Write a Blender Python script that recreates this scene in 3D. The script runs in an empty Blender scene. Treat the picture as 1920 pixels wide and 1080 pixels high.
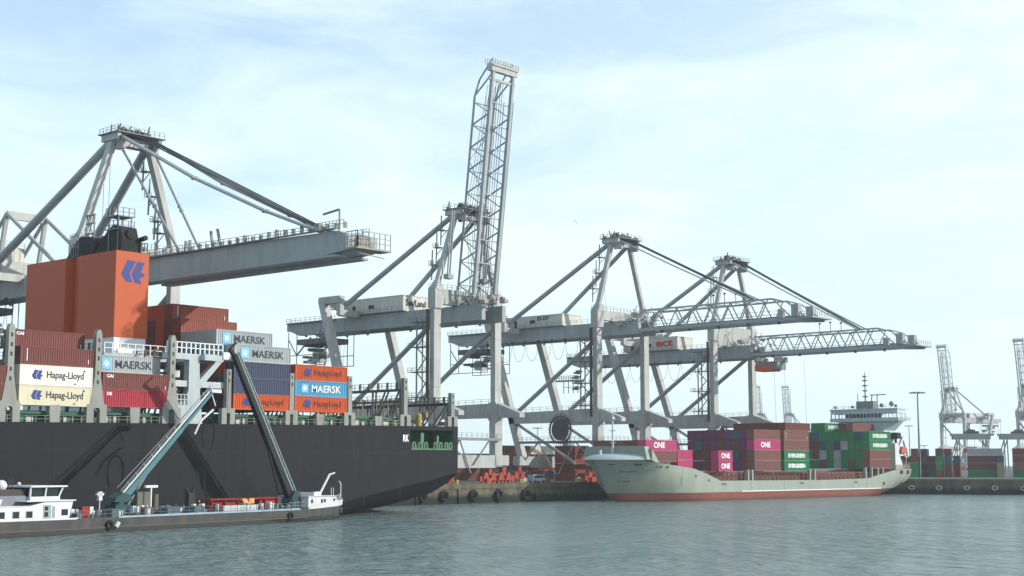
import bpy, math, random
from math import radians, sin, cos, atan, atan2, hypot, pi, sqrt
from mathutils import Vector, Matrix
random.seed(7)
SC = bpy.context.scene
COL = SC.collection

# ------------------------------------------------------------------ camera, sky, sun
# World axes: X runs from the quay out over the water, Y runs along the quay away from the camera.
F, HOR, CAMH, YAW = 2700.0, 872.0, 9.0, radians(40.9)
PITCH = atan((HOR - 540) / F)
cam = bpy.data.cameras.new('camera')
cam.sensor_width = 36.0
cam.lens = F / 1920 * 36.0
cam.clip_start = 1.0
cam.clip_end = 12000
camo = bpy.data.objects.new('camera', cam)
camo.location = (0, 0, CAMH)
camo.rotation_euler = (radians(90) + PITCH, 0, YAW)
COL.objects.link(camo)
SC.camera = camo

SUN = Vector((.80, .48, .36)).normalized()
EXPOSURE = 0.45
SC.view_settings.view_transform = 'Standard'
SC.view_settings.look = 'None'
SC.view_settings.gamma = 1
SC.view_settings.exposure = EXPOSURE
SC.render.engine = 'CYCLES'
SC.cycles.max_bounces = 6
SC.cycles.use_denoising = True

w = bpy.data.worlds.new('World')
SC.world = w
w.use_nodes = True
nt = w.node_tree
nt.nodes.clear()
def wn(t, **k):
    n = nt.nodes.new(t)
    for a, b in k.items():
        setattr(n, a, b)
    return n
sky = wn('ShaderNodeTexSky', sky_type='NISHITA', sun_disc=False)
sky.sun_elevation = math.asin(SUN.z)
sky.sun_rotation = atan2(SUN.x, SUN.y)
sky.altitude = 10
sky.air_density = 1.0
sky.dust_density = 1.2
sky.ozone_density = 4.0
tc = wn('ShaderNodeTexCoord')
mp = wn('ShaderNodeMapping')
mp.inputs['Scale'].default_value = (3.4, 3.4, 10.0)
mp.inputs['Rotation'].default_value = (0.12, -0.10, 0)
nz = wn('ShaderNodeTexNoise')
nz.inputs['Scale'].default_value = 1.6
nz.inputs['Detail'].default_value = 7
nz.inputs['Roughness'].default_value = 0.58
nz.inputs['Distortion'].default_value = 0.5
rp = wn('ShaderNodeValToRGB')
rp.color_ramp.elements[0].position = 0.36
rp.color_ramp.elements[0].color = (0, 0, 0, 1)
rp.color_ramp.elements[1].position = 0.66
rp.color_ramp.elements[1].color = (1, 1, 1, 1)
# thin high cloud gets denser towards the horizon
sx = wn('ShaderNodeSeparateXYZ')
hz = wn('ShaderNodeMapRange')
hz.inputs['From Min'].default_value = 0.0
hz.inputs['From Max'].default_value = 0.42
hz.inputs['To Min'].default_value = 0.84
hz.inputs['To Max'].default_value = 0.28
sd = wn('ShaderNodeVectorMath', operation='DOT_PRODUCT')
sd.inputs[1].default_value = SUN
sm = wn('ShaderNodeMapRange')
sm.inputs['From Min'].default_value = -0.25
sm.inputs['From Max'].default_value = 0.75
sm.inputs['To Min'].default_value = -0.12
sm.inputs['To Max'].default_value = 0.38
ad = wn('ShaderNodeMath', operation='ADD')
ml = wn('ShaderNodeMath', operation='MULTIPLY')
ml.inputs[1].default_value = 0.45
ad2 = wn('ShaderNodeMath', operation='ADD', use_clamp=True)
mx = wn('ShaderNodeMixRGB')
mx.inputs['Color2'].default_value = (5.05, 6.1, 6.2, 1)
bg = wn('ShaderNodeBackground')
bg.inputs['Strength'].default_value = 0.14
out = wn('ShaderNodeOutputWorld')
L = nt.links.new
L(tc.outputs['Generated'], mp.inputs['Vector'])
L(mp.outputs[0], nz.inputs['Vector'])
L(nz.outputs['Fac'], rp.inputs[0])
L(tc.outputs['Generated'], sx.inputs[0])
L(sx.outputs['Z'], hz.inputs['Value'])
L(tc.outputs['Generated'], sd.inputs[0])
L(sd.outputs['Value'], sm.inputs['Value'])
hi = wn('ShaderNodeMapRange')  # thins the cloud high overhead, out of view, so shaded sides turn darker
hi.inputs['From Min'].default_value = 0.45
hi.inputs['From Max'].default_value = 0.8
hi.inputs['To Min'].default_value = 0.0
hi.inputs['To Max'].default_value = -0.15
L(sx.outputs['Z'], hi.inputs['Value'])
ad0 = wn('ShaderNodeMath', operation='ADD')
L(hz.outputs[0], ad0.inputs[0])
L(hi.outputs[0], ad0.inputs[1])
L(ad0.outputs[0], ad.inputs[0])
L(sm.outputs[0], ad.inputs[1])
L(rp.outputs[0], ml.inputs[0])
L(ad.outputs[0], ad2.inputs[0])
L(ml.outputs[0], ad2.inputs[1])
L(ad2.outputs[0], mx.inputs['Fac'])
hsv = wn('ShaderNodeHueSaturation')
hsv.inputs['Saturation'].default_value = 0.92
hsv.inputs['Value'].default_value = 1.3
L(sky.outputs[0], hsv.inputs['Color'])
L(hsv.outputs[0], mx.inputs['Color1'])
L(mx.outputs[0], bg.inputs['Color'])
L(bg.outputs[0], out.inputs['Surface'])

sl = bpy.data.lights.new('sun', 'SUN')
sl.energy = 3.3
sl.angle = radians(0.9)
sl.color = (1.0, 0.95, 0.89)
so = bpy.data.objects.new('sun', sl)
so.rotation_euler = SUN.to_track_quat('Z', 'Y').to_euler()
so.location = (0, 0, 300)
COL.objects.link(so)

# ------------------------------------------------------------------ materials
def lin(c):
    c = c / 255.0
    return c / 12.92 if c <= 0.04045 else ((c + 0.055) / 1.055) ** 2.4
def rgb(r, g, b):
    return (lin(r), lin(g), lin(b), 1)
MATS = {}
def paint(name, col, rough=0.55, dirt=0.35, dirtcol=(70, 62, 55), metallic=0.0, scale=0.6, bump=0.0, streak=5.0, spec=0.25, tide=None):
    """Weathered paint: vertical dirt streaks and blotches from world position."""
    if name in MATS:
        return MATS[name]
    m = bpy.data.materials.new(name)
    m.use_nodes = True
    t = m.node_tree
    b = t.nodes['Principled BSDF']
    b.inputs['Roughness'].default_value = rough
    b.inputs['Metallic'].default_value = metallic
    b.inputs['Specular IOR Level'].default_value = spec
    g = t.nodes.new('ShaderNodeNewGeometry')
    mp = t.nodes.new('ShaderNodeMapping')
    mp.inputs['Scale'].default_value = (scale, scale, scale / streak)
    n1 = t.nodes.new('ShaderNodeTexNoise')
    n1.inputs['Scale'].default_value = 1.0
    n1.inputs['Detail'].default_value = 6
    n1.inputs['Roughness'].default_value = 0.7
    r = t.nodes.new('ShaderNodeValToRGB')
    r.color_ramp.elements[0].position = 0.42
    r.color_ramp.elements[0].color = (0, 0, 0, 1)
    r.color_ramp.elements[1].position = 0.78
    r.color_ramp.elements[1].color = (dirt, dirt, dirt, 1)
    mixn = t.nodes.new('ShaderNodeMixRGB')
    mixn.inputs['Color1'].default_value = rgb(*col)
    mixn.inputs['Color2'].default_value = rgb(*dirtcol)
    n2 = t.nodes.new('ShaderNodeTexNoise')
    n2.inputs['Scale'].default_value = 0.13
    n2.inputs['Detail'].default_value = 3
    oi = t.nodes.new('ShaderNodeObjectInfo')
    v = t.nodes.new('ShaderNodeMapRange')
    v.inputs['To Min'].default_value = 0.84
    v.inputs['To Max'].default_value = 1.14
    hs = t.nodes.new('ShaderNodeHueSaturation')
    l = t.links.new
    l(g.outputs['Position'], mp.inputs['Vector'])
    l(mp.outputs[0], n1.inputs['Vector'])
    l(g.outputs['Position'], n2.inputs['Vector'])
    l(n1.outputs['Fac'], r.inputs[0])
    l(r.outputs[0], mixn.inputs['Fac'])
    mm = t.nodes.new('ShaderNodeMath')
    mm.operation = 'ADD'
    m3 = t.nodes.new('ShaderNodeMath')
    m3.operation = 'MULTIPLY'
    m3.inputs[1].default_value = 0.5
    l(oi.outputs['Random'], m3.inputs[0])
    m4 = t.nodes.new('ShaderNodeMath')
    m4.operation = 'MULTIPLY'
    m4.inputs[1].default_value = 0.5
    l(n2.outputs['Fac'], m4.inputs[0])
    l(m3.outputs[0], mm.inputs[0])
    l(m4.outputs[0], mm.inputs[1])
    l(mm.outputs[0], v.inputs['Value'])
    l(mixn.outputs[0], hs.inputs['Color'])
    l(v.outputs[0], hs.inputs['Value'])
    if tide:      # growth and grime up to the tide line, with a ragged upper edge
        th, tcol, tamp = tide
        sp = t.nodes.new('ShaderNodeSeparateXYZ'); l(g.outputs['Position'], sp.inputs[0])
        n3 = t.nodes.new('ShaderNodeTexNoise'); n3.inputs['Scale'].default_value = 0.5; n3.inputs['Detail'].default_value = 6; n3.inputs['Roughness'].default_value = .75
        l(g.outputs['Position'], n3.inputs['Vector'])
        am = t.nodes.new('ShaderNodeMath'); am.operation = 'MULTIPLY_ADD'; am.inputs[1].default_value = -tamp; l(n3.outputs['Fac'], am.inputs[0]); l(sp.outputs['Z'], am.inputs[2])
        tr = t.nodes.new('ShaderNodeMapRange'); tr.inputs['From Min'].default_value = th-tamp/2+.5; tr.inputs['From Max'].default_value = th-tamp/2-.5
        l(am.outputs[0], tr.inputs['Value'])
        tm = t.nodes.new('ShaderNodeMixRGB'); tm.inputs['Color2'].default_value = rgb(*tcol)
        l(tr.outputs[0], tm.inputs['Fac']); l(hs.outputs[0], tm.inputs['Color1']); l(tm.outputs[0], b.inputs['Base Color'])
    else:
        l(hs.outputs[0], b.inputs['Base Color'])
    if bump:
        bp = t.nodes.new('ShaderNodeBump')
        bp.inputs['Strength'].default_value = bump
        bp.inputs['Distance'].default_value = 0.2
        l(n1.outputs['Fac'], bp.inputs['Height'])
        l(bp.outputs[0], b.inputs['Normal'])
    MATS[name] = m
    return m

CREAM = paint('crane_paint', (168, 170, 167), 0.5, 0.6, (112, 92, 76))
CREAM_D = paint('boom_paint', (152, 158, 160), 0.5, 0.4, (90, 84, 80))
GREYM = paint('galvanised_steel', (128, 132, 132), 0.6, 0.3)
DARK = paint('dark_machinery', (46, 46, 48), 0.7, 0.3)
CABLE = paint('wire_rope', (70, 74, 76), 0.7, 0.1)
ORANGE_R = paint('bogie_orange', (158, 66, 48), 0.6, 0.5, (90, 50, 40))
HOUSE = paint('machine_house_sheet', (196, 194, 184), 0.6, 0.25)
CONC = paint('quay_concrete', (104, 96, 80), 0.9, 0.95, (44, 44, 38), scale=0.45, bump=0.4, streak=2.5, tide=(1.9, (34, 38, 30), 3.0))
ASPH = paint('quay_paving', (92, 92, 90), 0.9, 0.4, scale=0.2, streak=1)
RUBBER = paint('black_rubber', (26, 26, 27), 0.8, 0.2)
WHITE = paint('white_paint', (205, 208, 210), 0.45, 0.25, (130, 110, 95))
GLASS = paint('dark_window_glass', (30, 38, 42), 0.12, 0.0, spec=0.6)
HULLG = paint('ship_hull_grey', (34, 34, 37), 0.8, 0.7, (42, 38, 37), scale=0.35, streak=7, spec=.15, tide=(2.2, (38, 36, 32), 5.0))
SHIPGREY = paint('ship_steel_grey', (134, 136, 130), 0.55, 0.5, (96, 84, 72))
SHIPGREEN = paint('deck_green', (52, 104, 78), 0.6, 0.4, (30, 45, 40))
LGREEN = paint('mooring_green', (88, 126, 98), 0.6, 0.3)
FUNNEL = paint('funnel_orange', (176, 72, 18), 0.5, 0.22, (120, 60, 40), scale=0.15)
BLUE = paint('logo_blue', (34, 52, 122), 0.5, 0.05)
SOOT = paint('sooty_black', (30, 29, 29), 0.75, 0.3)
REDB = paint('antifouling_red', (118, 62, 54), 0.75, 0.5, (110, 84, 72), scale=0.5, tide=(.35, (52, 50, 40), 1.2))
COASTG = paint('coaster_hull_green', (140, 148, 138), 0.5, 0.45, (120, 118, 100), scale=0.3, streak=6)
COASTL = paint('coaster_superstructure', (184, 198, 204), 0.5, 0.2)
BARGE = paint('barge_hull', (58, 60, 62), 0.55, 0.7, (98, 84, 70), scale=0.5, tide=(.35, (34, 36, 32), .8))
BDECK = paint('barge_deck_grey', (84, 104, 112), 0.7, 0.5)
TEAL = paint('crane_teal', (74, 112, 118), 0.4, 0.25)
TEALD = paint('crane_dark_teal', (38, 66, 72), 0.5, 0.25)
RED = paint('red_paint', (142, 36, 32), 0.5, 0.3)
YEL = paint('yellow_paint', (200, 170, 70), 0.5, 0.3)
NAVYT = paint('lettering_dark_blue', (30, 40, 58), 0.5, 0.05)
BLACKT = paint('lettering_black', (28, 26, 28), 0.5, 0.0)
WHITET = paint('lettering_white', (222, 226, 226), 0.5, 0.05)
REDT = paint('lettering_red', (190, 50, 48), 0.5, 0.05)
SKYB = paint('emblem_light_blue', (110, 178, 214), 0.5, 0.05)
BROWNT = paint('lettering_brown', (84, 30, 20), 0.5, 0.0)
CC = {
 'cream': paint('container_cream', (192, 186, 160), 0.5, 0.3, (150, 130, 100)),
 'white': paint('container_white', (208, 208, 196), 0.5, 0.25, (150, 135, 110)),
 'maroon': paint('container_maroon', (116, 62, 56), 0.6, 0.35, (80, 50, 46)),
 'red': paint('container_red', (168, 40, 58), 0.55, 0.3, (100, 40, 40)),
 'rust': paint('container_rust_red', (138, 70, 56), 0.6, 0.4, (96, 56, 46)),
 'grey': paint('container_light_grey', (158, 164, 164), 0.5, 0.3, (110, 105, 98)),
 'navy': paint('container_navy', (58, 66, 92), 0.55, 0.3, (50, 52, 62)),
 'orange': paint('container_orange', (186, 72, 6), 0.5, 0.25, (120, 64, 40)),
 'blue': paint('container_light_blue', (70, 142, 178), 0.5, 0.25, (60, 90, 110)),
 'green': paint('container_green', (40, 122, 74), 0.55, 0.25, (40, 80, 56)),
 'magenta': paint('container_magenta', (180, 62, 110), 0.5, 0.2, (140, 60, 90)),
 'brown': paint('container_brown', (110, 62, 52), 0.6, 0.35, (78, 52, 44)),
 'purple': paint('container_purple', (104, 48, 92), 0.55, 0.25, (70, 44, 66)),
 'teal': paint('container_teal', (46, 92, 96), 0.55, 0.3, (44, 66, 66)),
 'dusty': paint('container_dusty_brown', (128, 84, 76), 0.6, 0.4, (104, 78, 70)),
 'plum': paint('container_plum', (104, 42, 66), 0.55, 0.3, (70, 40, 50)),
 'tan': paint('container_tan', (150, 132, 104), 0.6, 0.3),
}

# ------------------------------------------------------------------ mesh helpers
class MB:
    def __init__(s):
        s.v = []; s.f = []; s.sm = []
    def add(s, vs, fs, smooth=False):
        n = len(s.v)
        s.v += [tuple(v) for v in vs]
        s.f += [tuple(i + n for i in f) for f in fs]
        s.sm += [smooth] * len(fs)
        return s
    def box(s, x0, x1, y0, y1, z0, z1):
        return s.add([(x0,y0,z0),(x1,y0,z0),(x1,y1,z0),(x0,y1,z0),(x0,y0,z1),(x1,y0,z1),(x1,y1,z1),(x0,y1,z1)],
              [(0,3,2,1),(4,5,6,7),(0,1,5,4),(1,2,6,5),(2,3,7,6),(3,0,4,7)])
    def cbox(s, cx, cy, cz, w, d, h):
        return s.box(cx-w/2, cx+w/2, cy-d/2, cy+d/2, cz-h/2, cz+h/2)
    def beam(s, p, q, w, h, w2=None, h2=None, up=(0,0,1)):
        p, q = Vector(p), Vector(q)
        a = (q - p).normalized()
        u = Vector(up)
        if abs(a.dot(u)) > 0.98: u = Vector((1, 0, 0))
        r = a.cross(u).normalized(); u = r.cross(a)
        w2 = w if w2 is None else w2; h2 = h if h2 is None else h2
        vs = []
        for c, ww, hh in ((p, w, h), (q, w2, h2)):
            for i, j in ((-1,-1),(1,-1),(1,1),(-1,1)):
                vs.append(c + r*(i*ww/2) + u*(j*hh/2))
        return s.add(vs, [(0,1,2,3),(7,6,5,4),(0,4,5,1),(1,5,6,2),(2,6,7,3),(3,7,4,0)])
    def tube(s, p, q, r, n=8, r2=None, caps=True):
        p, q = Vector(p), Vector(q)
        a = (q - p).normalized()
        u = Vector((0,0,1)) if abs(a.z) < 0.95 else Vector((1,0,0))
        e = a.cross(u).normalized(); g = e.cross(a)
        r2 = r if r2 is None else r2
        vs = []
        for c, rr in ((p, r), (q, r2)):
            for k in range(n):
                t = 2*pi*k/n
                vs.append(c + e*(rr*cos(t)) + g*(rr*sin(t)))
        fs = [(k, (k+1) % n, n+(k+1) % n, n+k) for k in range(n)]
        s.add(vs, fs, True)
        if caps:
            s.add(vs[:n], [tuple(range(n))[::-1]]); s.add(vs[n:], [tuple(range(n))])
        return s
    def path(s, pts, r, n=5):
        for a, b in zip(pts, pts[1:]): s.tube(a, b, r, n, caps=False)
        return s
    def prism(s, poly, axis, a, b):
        """poly: 2D outline; axis 'x','y','z' = extrusion direction from a to b"""
        def P(u, v, t):
            return {'x': (t, u, v), 'y': (u, t, v), 'z': (u, v, t)}[axis]
        n = len(poly)
        vs = [P(u, v, a) for u, v in poly] + [P(u, v, b) for u, v in poly]
        fs = [(i, (i+1) % n, n+(i+1) % n, n+i) for i in range(n)]
        return s.add(vs, fs + [tuple(range(n))[::-1], tuple(range(n, 2*n))])
    def ball(s, c, r, n=10, sz=1.0):
        vs = []; fs = []
        m = n//2+1
        for i in range(m+1):
            a = pi*i/m
            for k in range(n):
                t = 2*pi*k/n
                vs.append((c[0]+r*sin(a)*cos(t), c[1]+r*sin(a)*sin(t), c[2]+r*sz*cos(a)))
        for i in range(m):
            for k in range(n):
                fs.append((i*n+k, (i+1)*n+k, (i+1)*n+(k+1)%n, i*n+(k+1)%n))
        return s.add(vs, fs, True)
    def rail(s, pts, h=1.1, step=2.0, t=0.07, mids=1):
        for a, b in zip(pts, pts[1:]):
            a, b = Vector(a), Vector(b)
            L_ = (b-a).length; n = max(1, round(L_/step))
            for k in range(n+1):
                p = a.lerp(b, k/n)
                s.beam(p, p+Vector((0,0,h)), t, t)
            for j in range(1, mids+2):
                z = Vector((0,0,h*j/(mids+1)))
                s.beam(a+z, b+z, t*0.8, t*0.8)
        return s
    def build(s, name, mat, parent=None, off=(0,0,0), mesh_only=False):
        me = bpy.data.meshes.new(name)
        me.from_pydata([(v[0]-off[0], v[1]-off[1], v[2]-off[2]) for v in s.v], [], s.f)
        me.polygons.foreach_set('use_smooth', s.sm)
        for m_ in (mat if isinstance(mat, (list, tuple)) else [mat]):
            me.materials.append(m_)
        me.validate(); me.update()
        if mesh_only: return me
        o = bpy.data.objects.new(name, me)
        COL.objects.link(o)
        if parent: o.parent = parent
        return o

def tag(o, label=None, cat=None, group=None, kind=None):
    if label: o['label'] = label
    if cat: o['category'] = cat
    if group: o['group'] = group
    if kind: o['kind'] = kind
    return o
def empty(name, loc=(0,0,0), rz=0):
    o = bpy.data.objects.new(name, None)
    COL.objects.link(o)
    o.location = loc; o.rotation_euler = (0, 0, rz)
    o.empty_display_size = 0.5
    return o
def copy_tree(o, parent=None):
    c = o.copy(); COL.objects.link(c)
    if parent: c.parent = parent
    for ch in list(o.children): copy_tree(ch, c)
    return c

_TXT = {}
def text_mesh(s, width, height, mat, bold=0.0, spacing=1.0):
    """Flat lettering in the local XZ plane facing -Y, centred on the origin."""
    key = (s, width, height, mat.name, bold)
    if key in _TXT: return _TXT[key]
    cu = bpy.data.curves.new('lettering', 'FONT')
    cu.body = s; cu.size = 1; cu.offset = bold; cu.space_character = spacing; cu.resolution_u = 3
    o = bpy.data.objects.new('lettering', cu)
    me = bpy.data.meshes.new_from_object(o)
    bpy.data.objects.remove(o)
    xs = [v.co.x for v in me.vertices]; ys = [v.co.y for v in me.vertices]
    x0, x1, y0, y1 = min(xs), max(xs), min(ys), max(ys)
    for v in me.vertices:
        v.co = ((v.co.x-(x0+x1)/2)/(x1-x0)*width, 0, (v.co.y-(y0+y1)/2)/(y1-y0)*height)
    me.materials.clear(); me.materials.append(mat)
    _TXT[key] = me
    return me
def place_mesh(name, me, parent, loc, rz=0):
    o = bpy.data.objects.new(name, me); COL.objects.link(o)
    o.parent = parent; o.location = loc; o.rotation_euler = (0, 0, rz)
    return o
def flat(name, polys, mat):
    """polygons in local XZ plane facing -Y"""
    b = MB()
    for p in polys:
        b.add([(x, 0, z) for x, z in p], [tuple(range(len(p)))])
    return b.build(name, mat, mesh_only=True)
HLOGO = [[(.25,.98),(.62,.96),(.36,.38),(.50,.03),(.20,.05),(0,.36)],
         [(.68,.95),(.99,.93),(.82,.50),(1.0,.48),(.97,.32),(.80,.28),(.86,0),(.58,.03),(.43,.38)]]
def hlogo(wd, ht, mat):
    k = ('hl', wd, ht, mat.name)
    if k not in _TXT:
        _TXT[k] = flat('emblem', [[((x-.5)*wd, (z-.5)*ht) for x, z in p] for p in HLOGO], mat)
    return _TXT[k]
def star(r, mat):
    k = ('st', r, mat.name)
    if k not in _TXT:
        pts = []
        for i in range(14):
            a = pi/2+2*pi*i/14; rr = r if i % 2 == 0 else r*0.3
            pts.append((rr*cos(a), rr*sin(a)))
        b = MB()
        b.add([(0,0,0)]+[(x,0,z) for x, z in pts], [(0, 1+i, 1+(i+1) % 14) for i in range(14)])
        _TXT[k] = b.build('emblem', mat, mesh_only=True)
    return _TXT[k]
def square(sz, mat):
    k = ('sq', sz, mat.name)
    if k not in _TXT:
        _TXT[k] = flat('emblem_panel', [[(-sz/2,-sz/2),(sz/2,-sz/2),(sz/2,sz/2),(-sz/2,sz/2)]], mat)
    return _TXT[k]

# ------------------------------------------------------------------ setting: water, quay, land
def water_mat():
    m = bpy.data.materials.new('harbour_water')
    m.use_nodes = True
    t = m.node_tree; b = t.nodes['Principled BSDF']; l = t.links.new
    b.inputs['Base Color'].default_value = (0.145, 0.205, 0.20, 1)
    b.inputs['Roughness'].default_value = 0.16
    b.inputs['IOR'].default_value = 1.33
    g = t.nodes.new('ShaderNodeNewGeometry')
    hs = []
    for sc, rot, st, amp, det in ((0.33, 0.65, 1.6, 1.0, 2), (1.0, 0.8, 1.6, 0.30, 3), (0.11, 0.4, 1.6, 1.6, 2)):
        mp = t.nodes.new('ShaderNodeMapping')
        mp.inputs['Rotation'].default_value = (0, 0, rot)
        mp.inputs['Scale'].default_value = (sc, sc*st, sc)
        n = t.nodes.new('ShaderNodeTexNoise')
        n.inputs['Scale'].default_value = 1.0
        n.inputs['Detail'].default_value = det
        n.inputs['Roughness'].default_value = 0.6
        mu = t.nodes.new('ShaderNodeMath'); mu.operation = 'MULTIPLY'; mu.inputs[1].default_value = amp
        l(g.outputs['Position'], mp.inputs['Vector']); l(mp.outputs[0], n.inputs['Vector']); l(n.outputs['Fac'], mu.inputs[0])
        hs.append(mu)
    a1 = t.nodes.new('ShaderNodeMath'); a2 = t.nodes.new('ShaderNodeMath')
    l(hs[0].outputs[0], a1.inputs[0]); l(hs[1].outputs[0], a1.inputs[1])
    l(a1.outputs[0], a2.inputs[0]); l(hs[2].outputs[0], a2.inputs[1])
    bp = t.nodes.new('ShaderNodeBump')
    bp.inputs['Distance'].default_value = 1.6
    wnz = t.nodes.new('ShaderNodeTexNoise'); wnz.inputs['Scale'].default_value = 0.016; wnz.inputs['Detail'].default_value = 3
    wmr = t.nodes.new('ShaderNodeMapRange'); wmr.inputs['From Min'].default_value = .35; wmr.inputs['From Max'].default_value = .65
    wmr.inputs['To Min'].default_value = .45; wmr.inputs['To Max'].default_value = 1.25
    l(g.outputs['Position'], wnz.inputs['Vector']); l(wnz.outputs['Fac'], wmr.inputs['Value']); l(wmr.outputs[0], bp.inputs['Strength'])
    l(a2.outputs[0], bp.inputs['Height']); l(bp.outputs[0], b.inputs['Normal'])
    return m
b = MB(); b.add([(-5000,-600,0),(3000,-600,0),(3000,5000,0),(-5000,5000,0)], [(0,1,2,3)])
water = b.build('water', water_mat()); tag(water, kind='structure')

QE = -232.0; QZ = 4.6; CY = 411.3
ang = atan2(12, 29.8)
far = (QE+1500*cos(ang), CY+1500*sin(ang))
b = MB()
outline = [(QE, -300), (QE, CY), far, (far[0], 6000), (-6000, 6000), (-6000, -300)]
b.prism(outline, 'z', -3, QZ)
quay = b.build('quay', ASPH); tag(quay, kind='structure')
# concrete face of the quay, a capping edge, joints
b = MB()
b.box(QE, QE+0.35, -100, CY+0.35, -2, QZ+0.05)
b.box(QE+0.35, QE+0.6, -100, CY, 3.5, QZ+0.12)
for y in range(150, 411, 14): b.box(QE+0.35, QE+0.75, y, y+0.5, -1, 3.5)
d = Vector((cos(ang), sin(ang), 0)); nrm = Vector((sin(ang), -cos(ang), 0))
p0 = Vector((QE, CY, 0))
def qp(s, o, z): return p0 + d*s + nrm*o + Vector((0,0,z))
def qbox(b, s0, s1, o0, o1, z0, z1):
    b.add([qp(s0,o0,z0),qp(s1,o0,z0),qp(s1,o1,z0),qp(s0,o1,z0),qp(s0,o0,z1),qp(s1,o0,z1),qp(s1,o1,z1),qp(s0,o1,z1)],
          [(0,3,2,1),(4,5,6,7),(0,1,5,4),(1,2,6,5),(2,3,7,6),(3,0,4,7)])
qbox(b, 0.4, 500, 0, 0.35, -2, QZ+0.05)
qbox(b, 0.6, 500, 0.35, 0.6, 3.7, QZ+0.12)
for k in range(24): qbox(b, 8+k*12, 8.4+k*12, 0.35, 0.45, -1, 3.7)
b.build('quay_face', CONC, quay)
# weed and damp band at the waterline

# tyre fenders, one thing each
def fender():
    b = MB()
    R, r = 1.0, 0.42
    vs = []; fs = []
    N, M = 14, 7
    for i in range(N):
        a = 2*pi*i/N
        for j in range(M):
            c = 2*pi*j/M
            vs.append((r*cos(c)*0.9, (R+r*sin(c))*cos(a), (R+r*sin(c))*sin(a)))
    for i in range(N):
        for j in range(M):
            fs.append((i*M+j, ((i+1)%N)*M+j, ((i+1)%N)*M+(j+1)%M, i*M+(j+1)%M))
    b.add(vs, fs, True)
    return b.build('tyre_fender', RUBBER)
f0 = fender(); first = True
fy = [(y, 'main') for y in (214, 221, 236, 243, 253, 262, 272)]
k = 0; setmat_late = []
for y, _ in fy:
    o = f0 if first else f0.copy()
    if not first: COL.objects.link(o)
    first = False
    o.location = (QE+0.95, y, 1.9)
    tag(o, 'black tyre fender hanging on the stained concrete quay wall behind the dark ship stern', 'fender', 'tyre fenders on the concrete quay wall')
for k in range(20):
    o = f0.copy(); COL.objects.link(o)
    o.location = qp(24+k*8.2, 0.95, 2.0); o.rotation_euler = (0, 0, ang-pi/2); o.scale = (1, .75, .55)
    setmat_late.append(o)
    tag(o, 'pale ringed fender on the quay wall beyond the stern of the pale green ship', 'fender', 'fenders on the far quay wall')
# bollards
bo = MB(); bo.tube((0,0,0),(0,0,0.7),0.35,10); bo.tube((0,0,0.7),(0,0,0.95),0.5,10)
b0 = bo.build('bollard', YEL)
for i, y in enumerate((226, 249, 272, 295, 318, 341, 364, 387)):
    o = b0 if i == 0 else b0.copy()
    if i: COL.objects.link(o)
    o.location = (QE-0.8, y, QZ)
    tag(o, 'small yellow mooring bollard on the quay edge below the cranes', 'bollard', 'mooring bollards on the quay edge')

# ------------------------------------------------------------------ ship-to-shore cranes
# local frame of a crane: x towards the water, y along the quay from the near leg, z above the quay paving
SP = 21.8; MID = SP/2
def truss_boom(b, T0, T1, P, chord_b, chord_t, dep, ys, pitch=5.6, ttop=46.0, xs=0.30):
    """P(t, n, y) -> point; twin vertical trusses tied across"""
    for y in ys:
        b.beam(P(T0, 0, y), P(T1, 0, y), chord_b, chord_b*1.15, up=P(0,1,y)-P(0,0,y))
        b.beam(P(T0+2, dep, y), P(ttop, dep, y), chord_t, chord_t, up=P(0,1,y)-P(0,0,y))
        t = T0+2
        while t + pitch <= ttop+0.1:
            b.beam(P(t, dep, y), P(t+pitch/2, 0, y), xs, xs)
            b.beam(P(t+pitch/2, 0, y), P(t+pitch, dep, y), xs*0.8, xs*0.8)
            t += pitch
        b.beam(P(ttop, dep, y), P(ttop+5.5, 0, y), xs, xs)
        b.beam(P(ttop, dep, y), P(ttop+4, dep*0.78, y), chord_t*.8, chord_t*.8)
        b.beam(P(ttop+4, dep*.78, y), P(ttop+9, 0.4, y), xs, xs)
    t = T0+2; i = 0
    y0, y1 = ys[0], ys[-1]
    while t <= ttop:
        b.beam(P(t, dep, y0), P(t, dep, y1), 0.22, 0.22)
        b.beam(P(t, 0.3, y0), P(t, 0.3, y1), 0.26, 0.26)
        t += pitch
    for k in range(int((T1-T0)/9)):
        t = T0+2+9*k
        if t+9 < ttop:
            b.beam(P(t, dep, (y0, y1)[k % 2]), P(t+9, dep, (y1, y0)[k % 2]), 0.16, 0.16)

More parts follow.
